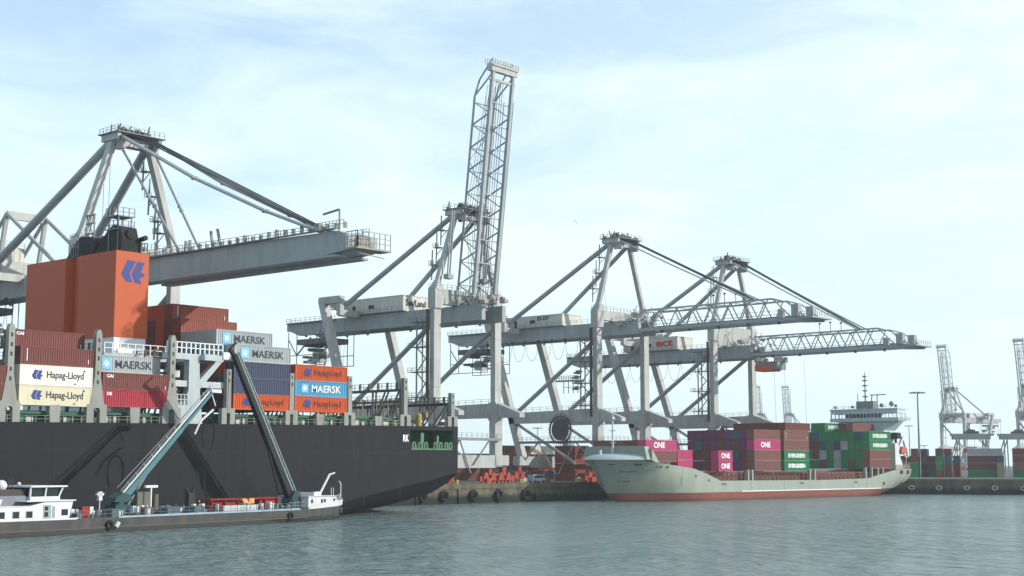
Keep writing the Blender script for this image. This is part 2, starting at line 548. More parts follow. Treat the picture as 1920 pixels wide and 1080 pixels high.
def crane(Y, variant, label, cat='crane', zg=43.6, za=70.8, xtip=64.5, house=None, cutstay=False, cable_reel=True, trolley='rear'):
    root = empty('quay_crane', (-238, Y, QZ))
    tag(root, label, cat, 'ship to shore cranes along the quay')
    off = (0, 0, QZ)
    big = variant == 'box'
    # legs ---------------------------------------------------------
    for y in (0, SP):
        b = MB()
        b.box(-.75, .75, y-1.15, y+1.15, 10.5, 46.2)
        for z in (27.5, 33.8, 40.1): b.box(-.84, .84, y-1.24, y+1.24, z, z+.22)
        b.box(-1.2, 1.2, y-1.35, y+1.35, 46.2, 51.0)
        b.beam((0, y, 24.4), (0, y, 20), 2.8, 2.6)
        b.box(-1.3, 1.3, y-1.5, y+1.5, 8.6, 20.0) if False else b.box(-1.0, 1.0, y-1.3, y+1.3, 8.6, 20.5)
        b.build('waterside_leg', CREAM, root, off)
        b = MB()
        b.beam((-26, y, 8.6), (-40.2, y, 51.2), 2.0, 1.9, up=(0,1,0))
        b.build('landside_leg', CREAM, root, off)
        # diagonal brace and tie beam in the side frame
        b = MB(); b.tube((-1, y, 42.6), (-30.5, y, 22.6), 0.62 if not big else .8, 10)
        b.build('diagonal_brace', CREAM_D, root, off)
        b = MB()
        prof = [(-31, 20.6), (-31, 23.6), (-1, 24.2), (1.2, 24.2), (8.6, 21.6), (8.6, 20.6)]
        b.prism(prof, 'y', y-.95, y+.95)
        b.build('tie_beam', CREAM, root, off)
        b = MB(); b.rail([(-30, y-.95, 23.7), (-1.5, y-.95, 24.2)], t=.09, step=2.5)
        b.build('railing', GREYM, root, off)
        b = MB(); b.tube((-29, y, 20.6), (-8, y, 9.5), .45, 8)
        b.build('lower_brace', CREAM_D, root, off)
    # sills and bogies
    for x in (0, -26):
        b = MB(); b.box(x-1.1, x+1.1, 1.3, SP-1.3, 8.3, 11.4)
        b.box(x-1.25, x+1.25, -3.6, 1.3, 8.9, 11.4); b.box(x-1.25, x+1.25, SP-1.3, SP+3.6, 8.9, 11.4)
        b.build('sill_beam', CREAM, root, off)
        for y in (0, SP):
            b = MB()
            for s in (-2.6, 2.6):
                b.prism([(y+s-.35, 6.6), (y+s+.35, 6.6), (y+s+.9, 8.9), (y+s-.9, 8.9)], 'x', x-.6, x+.6)
            for s in (-4.2, -1.5, 1.5, 4.2):
                b.prism([(y+s-1.2, 5.3), (y+s+1.2, 5.3), (y+s+.4, 7.2), (y+s-.4, 7.2)], 'x', x-.7, x+.7)
                for q in (-.7, .7): b.tube((x-.35, y+s+q, 5.05), (x+.35, y+s+q, 5.05), .42, 10)
            b.beam((x, y-4.6, 6.7), (x, y+4.6, 6.7), .8, .5)
            b.build('bogie', ORANGE_R, root, off)
            b = MB(); b.box(x-.5, x+.5, y-6.2, y-5.5, 5.0, 6.2); b.box(x-.5, x+.5, y+5.5, y+6.2, 5.0, 6.2)
            b.build('buffer', ORANGE_R, root, off)
    # white power-supply house on the sill
    b = MB(); b.box(-2.6, -1.2, 3.5, 8.5, 7.2, 10.6); b.build('electrical_cabinet', HOUSE, root, off)
    # portal cross beams
    b = MB(); b.box(-.9, .9, 1.35, SP-1.35, zg+3.9, 51.0)
    b.build('portal_cross_beam', CREAM, root, off)
    b = MB()
    b.box(-41.0, -39.2, 1.0, SP-1.0, 49.0, 51.8)
    b.box(-41.0, -33, -.9, .9, 50.0, 51.8); b.box(-41.0, -33, SP-.9, SP+.9, 50.0, 51.8)
    for y in (0, SP): b.beam((-33.6, y, 50.9), (-33.6, y, 46.8), 1.4, 1.4)
    b.box(-34.4, -32.8, 0, SP, 46.6, 48.2)
    b.build('portal_cross_beam', CREAM, root, off)
    # girder
    ys = (MID-3.7, MID+3.7) if not big else (MID-2.5, MID+2.5)
    b = MB()
    for y in ys:
        b.prism([(-61.5, zg+1.6), (-61.5, zg+3.6), (9.0, zg+3.9), (9.0, zg), (-57, zg)], 'y', y-.65, y+.65)
    x = -58
    while x < 8:
        for y in ys: b.box(x, x+.08, y-.70, y-.65, zg+.1, zg+3.7)
        x += 3.2
    x = -60
    while x < 6:
        b.box(x, x+.5, ys[0]+.65, ys[1]-.65, zg+2.6, zg+3.4); x += 6.4
    b.box(-61.9, -60.6, ys[0]-.7, ys[1]+.7, zg+1.4, zg+3.7)
    for y in ys:
        for x in range(-55, 6, 8): b.box(x, x+.35, y-.3, y+.3, zg-.45, zg)
    b.build('girder', CREAM_D if big else CREAM_D, root, off)
    b = MB()
    b.rail([(-61.5, ys[0]-1.4, zg+3.5), (-42, ys[0]-1.4, zg+3.5)], t=.09, step=2)
    b.rail([(-61.5, ys[0]-1.4, zg+3.5), (-61.5, ys[1]+1.4, zg+3.5)], t=.09, step=2)
    b.box(-61.5, -42, ys[0]-1.5, ys[0]-.6, zg+3.3, zg+3.45)
    b.rail([(-1, -1.2, 51.0), (3, -1.2, 51.0)], t=.09); b.rail([(1, 1.5, 51.0), (1, SP-1.5, 51.0)], t=.09, step=1.6)
    b.rail([(-16, ys[0]-1.2, zg+3.9), (8, ys[0]-1.2, zg+3.9)], t=.08, step=2)
    b.build('railing', GREYM, root, off)
    # A-frame
    ya = (MID-3.9, MID+3.9)
    lt = .95 if big else .78
    for y, yt in ((0, ya[0]), (SP, ya[1])):
        b = MB()
        b.beam((0, y, 50.6), (0, y+(yt-y)*.12, 53.2), 2.3, 2.6, 1.3*lt, 1.6*lt, up=(1,0,0))
        b.beam((0, y+(yt-y)*.12, 53.2), (0, yt, za), 1.3*lt, 1.6*lt, up=(1,0,0))
        b.build('mast_leg', CREAM, root, off)
        b = MB(); b.tube((0, yt, za-.4), (-33.2, y+(1.5 if y == 0 else -1.5), 49.5), .66 if not big else .85, 10)
        b.build('backstay', CREAM_D, root, off)
    b = MB()
    b.box(-1.1, 1.1, ya[0]-.8, ya[1]+.8, za-1.6, za+.1)
    b.box(-2.6, 3.0, ya[0]-1.2, ya[0]-.4, za-.9, za+.6); b.box(-2.6, 3.0, ya[1]+.4, ya[1]+1.2, za-.9, za+.6)
    b.box(.8, 3.4, ya[0]-.2, ya[0]+.5, za-2.6, za-.9); b.box(.8, 3.4, ya[1]-.5, ya[1]+.2, za-2.6, za-.9)
    b.build('mast_head', CREAM, root, off)
    b = MB()
    b.rail([(-3, ya[0]-1.4, za+.6), (3.4, ya[0]-1.4, za+.6), (3.4, ya[1]+1.4, za+.6)], t=.09, step=1.2)
    b.box(-3.2, 3.6, ya[0]-1.7, ya[1]+1.7, za+.45, za+.6)
    b.build('railing', GREYM, root, off)
    for y in (MID-1.7, MID+1.7):
        b = MB(); b.tube((-.4, y-.3, za+1.3), (-.4, y+.3, za+1.3), 1.15, 14); b.box(-.9, .2, y-.6, y+.6, za+.2, za+1.2)
        b.tube((1.6, y-.3, za+.9), (1.6, y+.3, za+.9), .8, 12)
        b.build('rope_sheave', DARK, root, off)
    b = MB(); r3 = random.Random(int(Y)+5)
    for k in range(12):
        p = Vector((r3.uniform(-2.5, 3), r3.uniform(ya[0]-1, ya[1]+1), za+.6)); b.beam(p, p+Vector((r3.uniform(-.6, .6), r3.uniform(-.6, .6), r3.uniform(.6, 2.2))), .25, .25)
        b.cbox(p.x, p.y, p.z+.2, r3.uniform(.4, 1.2), r3.uniform(.4, 1.4), r3.uniform(.4, 1.1))
    for yt in ya:
        for k in range(6): p = Vector((r3.uniform(1.5, 4.2), yt+r3.uniform(-.7, .7), za-r3.uniform(0, 2.6))); b.cbox(p.x, p.y, p.z, .5, .5, .4)
    b.build('head_machinery', paint('head_machinery_grey', (104, 102, 96), .7, .6), root, off)
    # access ladders and landings along the near mast leg, stair tower by the near waterside leg
    b = MB()
    for fz in (.1, .22, .47, .72) if big else (.22, .47, .72):
        y = 0+(ya[0])*(.12+fz*.88); z = 53+(za-53)*fz
        if big: y = SP-(SP-ya[1])*(.12+fz*.88)
        b.box(-2.8, -.9, y-1.9, y-.2, z, z+.14)
        b.rail([(-.9, y-1.9, z), (-2.8, y-1.9, z), (-2.8, y-.2, z)], t=.08, step=1)
        b.beam((-2.3, y-1.2, z-3.6), (-2.3, y-1.0, z+3.8), .35, .12); b.beam((-2.8, y-.6, z-1.6), (-1, y-.4, z), .14, .14)
    b.build('ladder_landing', GREYM, root, off)
    b = MB()
    for xx, yy in ((-4.6, -1.6), (-4.6, .4)): b.beam((xx, yy, 24), (xx, yy, 44), .28, .28)
    for z in (25, 31, 37, 43):
        b.box(-7.0, -1.0, -2.2, .7, z, z+.15); b.rail([(-1.2, -2.2, z), (-7, -2.2, z), (-7, .7, z)], t=.08, step=1.4)
        if z < 43:
            b.beam((-4.6, -1.6, z), (-1.6, -1.6, z+3.2), .22, .22); b.beam((-1.6, -1.6, z+3.2), (-4.6, -1.6, z+6), .22, .22)
    b.build('stair_tower', GREYM, root, off)
    b = MB(); b.box(-1.25, -.8, -1.9, -1.2, 22, 46)
    b.build('cable_duct', paint('duct_brown', (74, 58, 52), .7, .3), root, off)
    # machine house
    if house:
        hx0, hx1, hz0, hz1 = house
        b = MB(); b.box(hx0, hx1, MID-4.4, MID+4.4, hz0, hz1)
        b.box(hx0-.15, hx1+.15, MID-4.55, MID+4.55, hz1-.03, hz1+.15)
        x = hx0+1.2
        while x < hx1:
            b.box(x, x+.12, MID-4.47, MID-4.37, hz0+.1, hz1-.1); x += 1.5
        hs = b.build('machine_house', HOUSE, root, off)
        b = MB(); b.box(hx0+3, hx0+4.2, MID-4.47, MID-4.42, hz0+.2, hz0+2.3); b.box(hx0+9, hx0+11, MID-4.47, MID-4.42, hz0+1.2, hz0+2.2)
        b.build('louvre', DARK, hs, off)
        b = MB(); b.rail([(hx0, MID-5.4, hz0), (hx1+1, MID-5.4, hz0)], t=.08); b.box(hx0, hx1+1, MID-5.5, MID-4.5, hz0-.1, hz0)
        b.build('railing', GREYM, hs, off)
        root['h'] = 0
    else:
        hs = None
    # boom ------------------------------------------------------------
    hx, hzz = (5.2 if variant == 'raised' else 8.0), zg+1.0
    if variant == 'raised':
        a = radians(83.6)
    else:
        a = radians(.2)
    u = Vector((cos(a), 0, sin(a))); n_ = Vector((-sin(a), 0, cos(a)))
    def P(t, n, y): return Vector((hx, 0, hzz)) + u*t + n_*n + Vector((0, y, 0))
    if big:
        b = MB()
        for y in ys:
            b.prism([(9.3, zg-.4), (9.3, zg+4.3), (64, zg+3.5), (66.5, zg+2.6), (66.5, zg+.2), (60, zg-.4)], 'y', y-.8, y+.8)
            b.box(9.3, 64, y-1.15, y+1.15, zg-.75, zg-.4)
        x = 12
        while x < 65: b.box(x, x+.7, ys[0]+.8, ys[1]-.8, zg+2.0, zg+3.4); x += 7
        bm = b.build('boom', CREAM_D, root, off)
        b = MB()
        b.rail([(9, ys[0]-1.3, zg+4.2), (64, ys[0]-1.3, zg+3.6)], t=.1, step=1.7)
        b.box(9, 64, ys[0]-1.6, ys[0]-.8, zg+3.75, zg+3.9)
        b.rail([(9, ys[1]+1.3, zg+4.2), (64, ys[1]+1.3, zg+3.6)], t=.1, step=1.7)
        for k in range(26):
            x = 11+k*2.15; b.box(x, x+.35, ys[0]-.3, ys[0]+.3, zg+4.0, zg+4.9+.6*random.random())
        b.beam((30, ys[0], zg+4), (29.3, ys[0], zg+7.2), .5, .25); b.beam((32.3, ys[0], zg+4), (31.2, ys[0], zg+7.4), .5, .25)
        b.beam((22, ys[0], zg+4), (22, ys[0], zg+6.2), .5, .3); b.beam((23.2, ys[0], zg+4), (23.2, ys[0], zg+6.2), .5, .3)
        b.beam((63.5, ys[0], zg+3.5), (63.5, ys[0], zg+7.2), .22, .22); b.beam((63.5, ys[0], zg+7.2), (59.5, ys[0], zg+6.8), .3, .3)
        b.build('railing', GREYM, bm, off)
        b = MB()
        b.rail([(66.5, ys[0]-1.2, zg+.4), (69.2, ys[0]-1.2, zg+.4), (69.2, ys[1]+1.2, zg+.4)], h=2.6, t=.13, step=1.3, mids=2)
        b.box(66.5, 69.3, ys[0]-1.3, ys[1]+1.3, zg+.1, zg+.4); b.box(66.6, 67.2, ys[0]+1, ys[0]+3, zg+.4, zg+2.4)
        b.rail([(59, ys[0]-1.3, zg+3.7), (66, ys[0]-1.3, zg+3.7)], h=1.4, t=.1, step=.9)
        b.beam((68, ys[0], zg-.4), (69, ys[1], zg-1.0), .15, .15)
        b.build('tip_platform', paint('tip_platform_grey', (150, 148, 138), .6, .5), bm, off)
        anchors = [(hx+51, zg+3.9)]
    else:
        b = MB()
        truss_boom(b, 0, 51.8 if variant != 'raised' else 61.5, P, .72, .42, 5.3, ys, ttop=(42.5 if variant != 'raised' else 54))
        bm = b.build('boom', CREAM_D, root, off)
        T = 51.8 if variant != 'raised' else 61.5
        b = MB()
        b.beam(P(T-1, .2, ys[0]-1), P(T-1, .2, ys[1]+1), 1.4, 1.6, up=n_) if variant == 'raised' else b.beam(P(T-5, 0, ys[0]), P(T+1, -.3, ys[0]), .8, 1.0)
        if variant != 'raised':
            b.beam(P(T-5, 0, ys[1]), P(T+1, -.3, ys[1]), .8, 1.0)
            b.beam(P(T-1, 0, ys[0]), P(T-1, 0, ys[1]), .9, .7)
            for y in ys: b.box(hx+T-3.6, hx+T-1.6, y-.9, y+.9, hzz+.5, hzz+3.6)
            b.box(hx+T-7.6, hx+T-6.2, ys[0]-.7, ys[0]+.7, hzz+.3, hzz+2.6)
            b.rail([(hx+T-1, ys[0]-1, hzz+.4), (hx+T+2.5, ys[0]-1, hzz+.4), (hx+T+2.5, ys[1]+1, hzz+.4)], t=.1, step=1.2)
            b.box(hx+T-1, hx+T+2.6, ys[0]-1.2, ys[1]+1.2, hzz-.1, hzz+.25)
        else:
            b.beam(P(T-3.6, .2, ys[0]-1), P(T-3.6, .2, ys[1]+1), .6, .6, up=n_)
            b.rail([P(T-.2, -.8, ys[0]-1), P(T-.2, -.8, ys[1]+1)], h=1.3, t=.2, step=.9)
            b.rail([P(T-.2, 1.2, ys[0]-1.6), P(T-.2, 1.2, ys[1]+1)], h=1.3, t=.16, step=.9)
            b.beam(P(T-.2, .2, ys[0]-1), P(T-.2, .2, ys[1]+1), .4, 2.2, up=n_)
        b.build('boom_tip', CREAM if variant == 'raised' else CREAM_D, bm, off)
        # walkway, pipes and ropes inside the boom
        b = MB()
        yw = ys[0]+.9
        b.beam(P(3, 1.3, yw), P(T-6, 1.3, yw), .5, .08, up=n_); b.beam(P(3, 2.3, yw), P(T-6, 2.3, yw), .08, .08)
        for k in range(26): b.beam(P(3+k*1.9, 1.3, yw), P(3+k*1.9, 2.3, yw), .07, .07)
        for yy, nn in ((ys[1]-.9, 1.4), (ys[0]+1.8, .6), (ys[1]+.8, -.2), (ys[0]-.8, 4.4)):
            b.beam(P(2, nn, yy), P(T-8, nn, yy), .13, .13)
        b.build('boom_walkway', GREYM, bm, off)
        b = MB()
        for yy in (MID-1.2, MID-.4, MID+.5, MID+1.3): b.beam(P(-2, .8, yy), P(T-3, .9, yy), .1, .1)
        b.build('trolley_rope', CABLE, bm, off)
        if variant == 'lowered':
            b = MB()
            for k in (8, 17, 26, 35, 44):
                b.box(hx+k, hx+k+.5, ys[0]-.3, ys[0]+.3, hzz-1.2, hzz-.5)
            for t_, hh in ((20, 3.2), (23.5, 3.4), (27, 3.0)): b.beam(P(t_, 5.3, ys[1]), P(t_, 5.3+hh, ys[1]), .14, .14); b.box(hx+t_-.3, hx+t_+.3, ys[1]-.2, ys[1]+.2, hzz+5.3+hh, hzz+5.7+hh)
            b.build('floodlight', DARK, bm, off)
        anchors = [(hx+36, zg+6.6)]
    # boom hinge machinery
    b = MB()
    rr = random.Random(int(Y))
    for k in range(34 if variant == 'raised' else 22):
        x = rr.uniform(2.5, 13 if variant != 'raised' else 10.5); y = rr.uniform(MID-5.5, MID+5.5); z = rr.uniform(zg+2.5, zg+6.2)
        s_ = rr.uniform(.3, .9)
        b.box(x-s_, x+s_, y-s_*.8, y+s_*.8, z-s_*.5, z+s_*.5)
    for k in range(16):
        p = Vector((rr.uniform(2, 10), rr.uniform(MID-6, MID+6), rr.uniform(zg+3, zg+5))); q = p+Vector((rr.uniform(-3, 3), rr.uniform(-2, 2), rr.uniform(1, 4)))
        b.beam(p, q, .2, .2)
    b.build('hinge_machinery', CREAM if variant != 'raised' else paint('hinge_grey', (150, 146, 138), .6, .6), root, off)
    # forestays and hoist ropes
    if variant != 'raised':
        ax, az = anchors[0]
        for yt, yb in ((ya[0], ys[0]), (ya[1], ys[1])):
            b = MB(); r_ = .2 if not big else .34
            for dy in (-.35, .35):
                p = Vector((2.6, yt+dy, za-.2)); q = Vector((ax, yb+dy, az)); m1 = p.lerp(q, .4)+Vector((0, 0, -.25 if not big else -1.3)); m2 = p.lerp(q, .75)+Vector((0, 0, -.2 if not big else -1.0))
                b.path([p, m1, m2, q], r_*.8, 6)
                if big: b.ball(m1, .45, 8); b.ball(m2, .45, 8)
            b.build('forestay', CREAM_D, root, off)
        b = MB()
        for j in range(4):
            y = MID-1.6+j*1.05
            b.tube((2, y, za+.8), (ax-1, y, az+.3), .09 if not big else .12, 5)
        for j in range(2):
            b.tube((-4-j*2, MID-2, za-.5), (-4-j*2, MID-2, zg+4), .05, 4)
        b.build('hoist_rope', CABLE, root, off)
        if big:
            for y in (0, 1):
                b = MB(); yb = ys[y]; p = Vector((1.5, ya[y], za-1.2)); q = Vector((20.5+y*3, yb, zg+4)) if y == 0 else Vector((20.5, yb, zg+4))
                b.tube(p, q, .27, 7); b.ball(p.lerp(q, .55), .45, 8); b.ball(p.lerp(q, .59), .45, 8)
                b.build('inner_stay', CREAM_D, root, off)
    else:
        for y in ya:
            b = MB()
            for dy in (-.4, .4):
                b.tube((3.0, y+dy-4.2*(1 if y == ya[0] else -.2), za-.6), (1.6, y+dy-4.2*(1 if y == ya[0] else -.2), za-16.5), .22, 6)
            b.box(.8, 2.4, y-4.2*(1 if y == ya[0] else -.2)-.9, y-4.2*(1 if y == ya[0] else -.2)+.9, za-17.2, za-16)
            b.build('folded_forestay', CREAM_D, root, off)
        b = MB()
        for j in range(5):
            y = MID-1.8+j*.9; b.tube((1.5, y, za+.5), P(57, 3.0, y), .08, 4)
            b.tube((1.5, y, za+.2), P(6, 3, y), .08, 4)
        b.build('hoist_rope', CABLE, root, off)
    # trolley and cab
    if trolley == 'rear':
        b = MB(); X0 = -60.2
        for x in (X0, X0+3.4, X0+12.5, X0+15):
            b.beam((x, ys[0]-1.5, zg-8.2), (x, ys[0]-1.5, zg+1), .16, .16); b.beam((x, ys[1]+1, zg-8.2), (x, ys[1]+1, zg+1), .16, .16)
        for z in (zg-8.2, zg-5.4): b.beam((X0, ys[0]-1.5, z), (X0+15, ys[0]-1.5, z), .2, .2); b.beam((X0, ys[1]+1, z), (X0+15, ys[1]+1, z), .2, .2)
        b.beam((X0, ys[0]-1.5, zg-1), (X0+3.4, ys[0]-1.5, zg-5.4), .2, .2); b.beam((X0+3.4, ys[0]-1.5, zg-5.4), (X0+9, ys[0]-1.5, zg-.8), .3, .3)
        b.box(X0+2, X0+13.5, ys[0]-.4, ys[1]+.4, zg-2.4, zg-1.0)
        for k in range(12):
            x = X0+rr.uniform(3, 12); z = zg-rr.uniform(2.4, 7.2); s_ = rr.uniform(.4, 1.0)
            b.box(x-s_, x+s_, ys[0]+rr.uniform(0, 3), ys[0]+rr.uniform(3.5, 6), z-.2, z+rr.uniform(.2, .7))
        tr = b.build('trolley', paint('trolley_grey', (104, 100, 100), .6, .5), root, off)
        b = MB(); b.box(X0+9.4, X0+12.4, ys[0]-1.2, ys[0]+1.4, zg-7.4, zg-4.8); b.build('operator_cab', CREAM, tr, off)
        b = MB(); b.box(X0+9.7, X0+12.45, ys[0]-1.25, ys[0]+1.2, zg-6.6, zg-5.6); b.build('cab_window', GLASS, tr, off)
    elif trolley == 'boom':
        b = MB(); X0 = 9.5
        b.box(X0, X0+7.5, MID-2.5, MID+2.5, zg-3.6, zg-1.2)
        for x in (X0+.3, X0+7): b.box(x, x+.5, ys[0], ys[1], zg-1.4, zg+.2)
        b.beam((X0+7, MID-2.5, zg-3.4), (X0+9, MID-2.5, zg-3.4), .4, .3)
        tr = b.build('trolley', GREYM, root, off)
        b = MB(); b.box(X0-.2, X0+5.6, MID-2.7, MID+2.7, zg-4.0, zg-2.2); b.build('operator_cab', paint('cab_orange', (206, 84, 58), .5, .2), tr, off)
        b = MB()
        for x, z1 in ((15.5, 10), (19, 12), (15.5, 10)): b.tube((x, MID-2, zg-2), (x+.6, MID-2, z1), .045, 4)
        b.tube((24, MID+1, zg-1), (24.4, MID+1, 14), .04, 4)
        b.build('hoist_rope', CABLE, tr, off)
        # maintenance basket at the rear
        b = MB()
        b.rail([(-70, ys[0]-1, zg-4), (-57, ys[0]-1, zg-4)], h=1.4, t=.16, step=1.0); b.box(-70, -57, ys[0]-1.4, ys[0]+1, zg-4.4, zg-4)
        b.rail([(-63, ys[0]-1, zg-8.4), (-57, ys[0]-1, zg-8.4)], h=4, t=.2, step=2); b.beam((-66, ys[0]-1, zg-3), (-60, ys[0]-1, zg+2), .15, .15)
        for k in range(10):
            x = rr.uniform(-60, -56); z = zg-rr.uniform(1, 8); b.box(x-.5, x+.5, ys[0]-.5, ys[0]+2, z-.3, z+.3)
        b.build('maintenance_basket', GREYM, root, off)
    # festoon cable loops
    b = MB()
    nl, xs0, xs1, dp = (9, -50, -6, 5.5) if not big else (8, -60, -34, 6.5)
    for k in range(nl):
        xa = xs0+(xs1-xs0)*k/nl; xb = xs0+(xs1-xs0)*(k+1)/nl
        pts = []
        for i in range(9):
            t = i/8; pts.append((xa+(xb-xa)*t, ys[0]-1.6, zg-.3-dp*(1-(2*t-1)**2)**.6))
        b.path(pts, .055, 4); b.box(xa-.25, xa+.25, ys[0]-1.9, ys[0]-1.3, zg-.6, zg+.1)
    if Y < 300: b = b if big else None
    if b: b.build('festoon_cable', CABLE, root, off)
    if cable_reel is not False:
        # cable reel hung outside the near tie beam: rim, spokes, hub
        b = MB(); c = Vector((-11.5, -2.0 if cable_reel is True else SP-2.4, 18.6)); R = 3.7
        N = 36
        for i in range(N):
            a0, a1 = 2*pi*i/N, 2*pi*(i+1)/N
            b.beam(c+Vector((R*cos(a0), 0, R*sin(a0))), c+Vector((R*cos(a1), 0, R*sin(a1))), .5, .25)
            b.beam(c+Vector((1.0*cos(a0), 0, 1.0*sin(a0))), c+Vector((R*cos(a0), 0, R*sin(a0))), .12, .12)
            b.beam(c+Vector((R*cos(a0), .1, R*sin(a0))), c+Vector(((R+.8)*cos(a0), .1, (R+.8)*sin(a0))), .12, .12)
        b.tube(c-Vector((0, .25, 0)), c+Vector((0, .25, 0)), 2.9, 24)
        b.tube(c-Vector((0, .6, 0)), c+Vector((0, 1.2, 0)), .7, 12)
        b.build('cable_reel', paint('reel_grey', (70, 72, 74), .6, .3), root, off)
    # lower walkway between the legs with rails and V struts
    b = MB()
    for y in (-.2,):
        b.box(-27, 1, y-1.4, y-.6, 14.9, 15.6); b.rail([(-27, y-1.4, 15.6), (1, y-1.4, 15.6)], t=.09, step=1.6)
        b.beam((-20, y-1, 15.4), (-25, y-1, 10.2), .3, .3); b.beam((-7, y-1, 15.4), (-1, y-1, 10.2), .3, .3)
        b.beam((-20, y-1, 15.4), (-14, y-1, 6.5), .22, .22); b.beam((-7, y-1, 15.4), (-13, y-1, 6.5), .22, .22)
    b.box(.9, 2.0, 0, SP, 14.9, 15.6); b.rail([(2, 0, 15.6), (2, SP, 15.6)], t=.09, step=1.8)
    b.beam((1.5, 7, 15.3), (1.5, 11, 7), .28, .28); b.beam((1.5, 7, 15.3), (1.5, 3, 7), .28, .28); b.beam((1.5, 18, 15.3), (1.5, 12, 9), .28, .28)
    b.build('service_walkway', GREYM, root, off)
    return root, hs

cr1, h1 = crane(149.7, 'box', 'nearest gantry crane with a solid box boom reaching past the orange funnel', zg=43.6, za=72.3, house=None, cable_reel=False)
# rear pyramid frame and big pale machinery house of the nearest crane
b = MB()
yy = (6.3-4+1.5, 6.3+4+1.5)
for y in (5.8, 14.8):
    b.tube((-36.5, y, 61.3), (-52, y, 47.5), .42, 8); b.tube((-36.5, y, 61.3), (-15, y, 47.6), .42, 8)
    b.beam((-36.5, y, 61.3), (-39.5, y, 47.6), .8, .8)
b.beam((-36.5, 5.8, 61.0), (-36.5, 14.8, 61.0), .8, 1.7)
b.build('rear_frame', CREAM, cr1, (0, 0, QZ))
b = MB(); b.box(-66, -44, -2, 14.5, 48, 55.5)
for k in range(12): b.box(-43.98, -43.9, -1.4+k*1.35, -1.3+k*1.35, 48.2, 55.3)
h_ = b.build('machine_house', HOUSE, cr1, (0, 0, QZ))
b = MB(); b.rail([(-44, -2, 55.5), (-44, 14.5, 55.5)], t=.1, step=1.6); b.rail([(-44, -2, 55.5), (-60, -2, 55.5)], t=.1, step=1.6)
b.build('railing', GREYM, h_, (0, 0, QZ))

cr2, h2 = crane(246.8, 'raised', 'gantry crane with its lattice boom raised almost upright into the sky', zg=43.4, za=70.6, house=(-39, -17.5, 47.4, 51.3), cable_reel=False)
cr3, h3 = crane(310.2, 'lowered', 'gantry crane with a lowered lattice boom, standing beside the crane whose boom is raised', zg=44.4, za=71.0, house=(-38.5, -17.5, 48.3, 51.6))
cr4, h4 = crane(367.6, 'lowered', 'gantry crane with a lowered lattice boom and red lettering on its machine house', zg=41.0, za=71.0, house=(-38.5, -17.5, 45.0, 49.0), trolley='boom', cable_reel='far')
def wallface(name, parent, me, x, y, z, rz):
    place_mesh(name, me, parent, (x, y, z-QZ), rz)
# lettering: +X faces read along +Y (rz=90 deg), -Y faces read along +X (rz=0)
wallface('lettering', h2, text_mesh('Sea/Land', 7.2, 1.7, BLACKT, .03), -17.42, MID, 49.6, pi/2)
wallface('lettering', h3, text_mesh('ELEF', 4.4, 1.0, BLACKT, .02), -24.5, MID-4.5, 50.8, 0)
wallface('lettering', h4, text_mesh('ect', 6.6, 2.2, REDT, .04), -22.4, MID-4.5, 47.2, 0)

# ------------------------------------------------------------------ containers
_CM = {}
def container_mesh(Ln, H, smooth=False, fine=0.38):
    """Container along +Y from y=0 to Ln; outer side at x=0 (faces +X), 2.44 m deep; base z=0."""
    key = (Ln, H, smooth)
    if key in _CM: return _CM[key]
    b = MB(); W = 2.44; H = H-.03
    d_ = .085 if not smooth else .012
    n = int((Ln-.5)/fine) if not smooth else int((Ln-.5)/1.2)
    for xf, s_ in ((0, -1), (-W, 1)):
        ys_ = []; y = .2; p = (Ln-.4)/n
        for k in range(n):
            y0 = .2+k*p
            ys_ += [(y0, 1), (y0+p*.30, 1), (y0+p*.46, 0), (y0+p*.86, 0)] if not smooth else [(y0, 0), (y0+p*.96, 0), (y0+p*.965, 1), (y0+p*.995, 1)]
        ys_.append((Ln-.2, 1))
        vs = []
        for yy, o in ys_:
            x = xf+s_*(.035 + d_*(1-o))
            vs += [(x, yy, .18), (x, yy, H-.13)]
        fs = []
        for i in range(len(ys_)-1):
            q = (2*i, 2*i+2, 2*i+3, 2*i+1)
            fs.append(q if s_ < 0 else q[::-1])
        b.add(vs, fs)
        # rails and posts
        xa, xb = (xf-.12, xf) if s_ < 0 else (xf, xf+.12)
        b.box(xa, xb, .18, Ln-.18, 0, .19); b.box(xa, xb, .18, Ln-.18, H-.14, H)
        b.box(xa, xb, 0, .18, 0, H); b.box(xa, xb, Ln-.18, Ln, 0, H)
    for y0, y1 in ((0.04, .12), (Ln-.12, Ln-.04)):
        b.box(-W+.12, -.12, y0, y1, .12, H-.12)
    for y0, y1 in ((0, .14), (Ln-.14, Ln)):
        b.box(-W+.12, -.12, y0, y1, 0, .15); b.box(-W+.12, -.12, y0, y1, H-.15, H)
    b.box(-W+.1, -.1, .15, Ln-.15, H-.08, H-.03); b.box(-W+.1, -.1, .15, Ln-.15, .1, .16)
    _CM[key] = b.build('shipping_container', CC['grey'], mesh_only=True)
    return _CM[key]
_DM = {}
def door_mesh(H):
    if H not in _DM:
        b = MB()
        b.box(-1.02, -.02, -.02, .03, .18, H-.2)
        for x in (-.8, -.3): b.tube((x, -.06, .15), (x, -.06, H-.18), .028, 5)
        b.box(-.62, -.45, -.06, -.02, 1.0, 1.15)
        _DM[H] = b.build('door', CC['grey'], mesh_only=True)
    return _DM[H]
def setmat_(o, m): pass
for o in setmat_late:
    o.material_slots[0].link = 'OBJECT'; o.material_slots[0].material = paint('fender_pale_grey', (170, 172, 170), .7, .8, (60, 60, 58), scale=2)
def setmat(o, m):
    o.material_slots[0].link = 'OBJECT'; o.material_slots[0].material = m
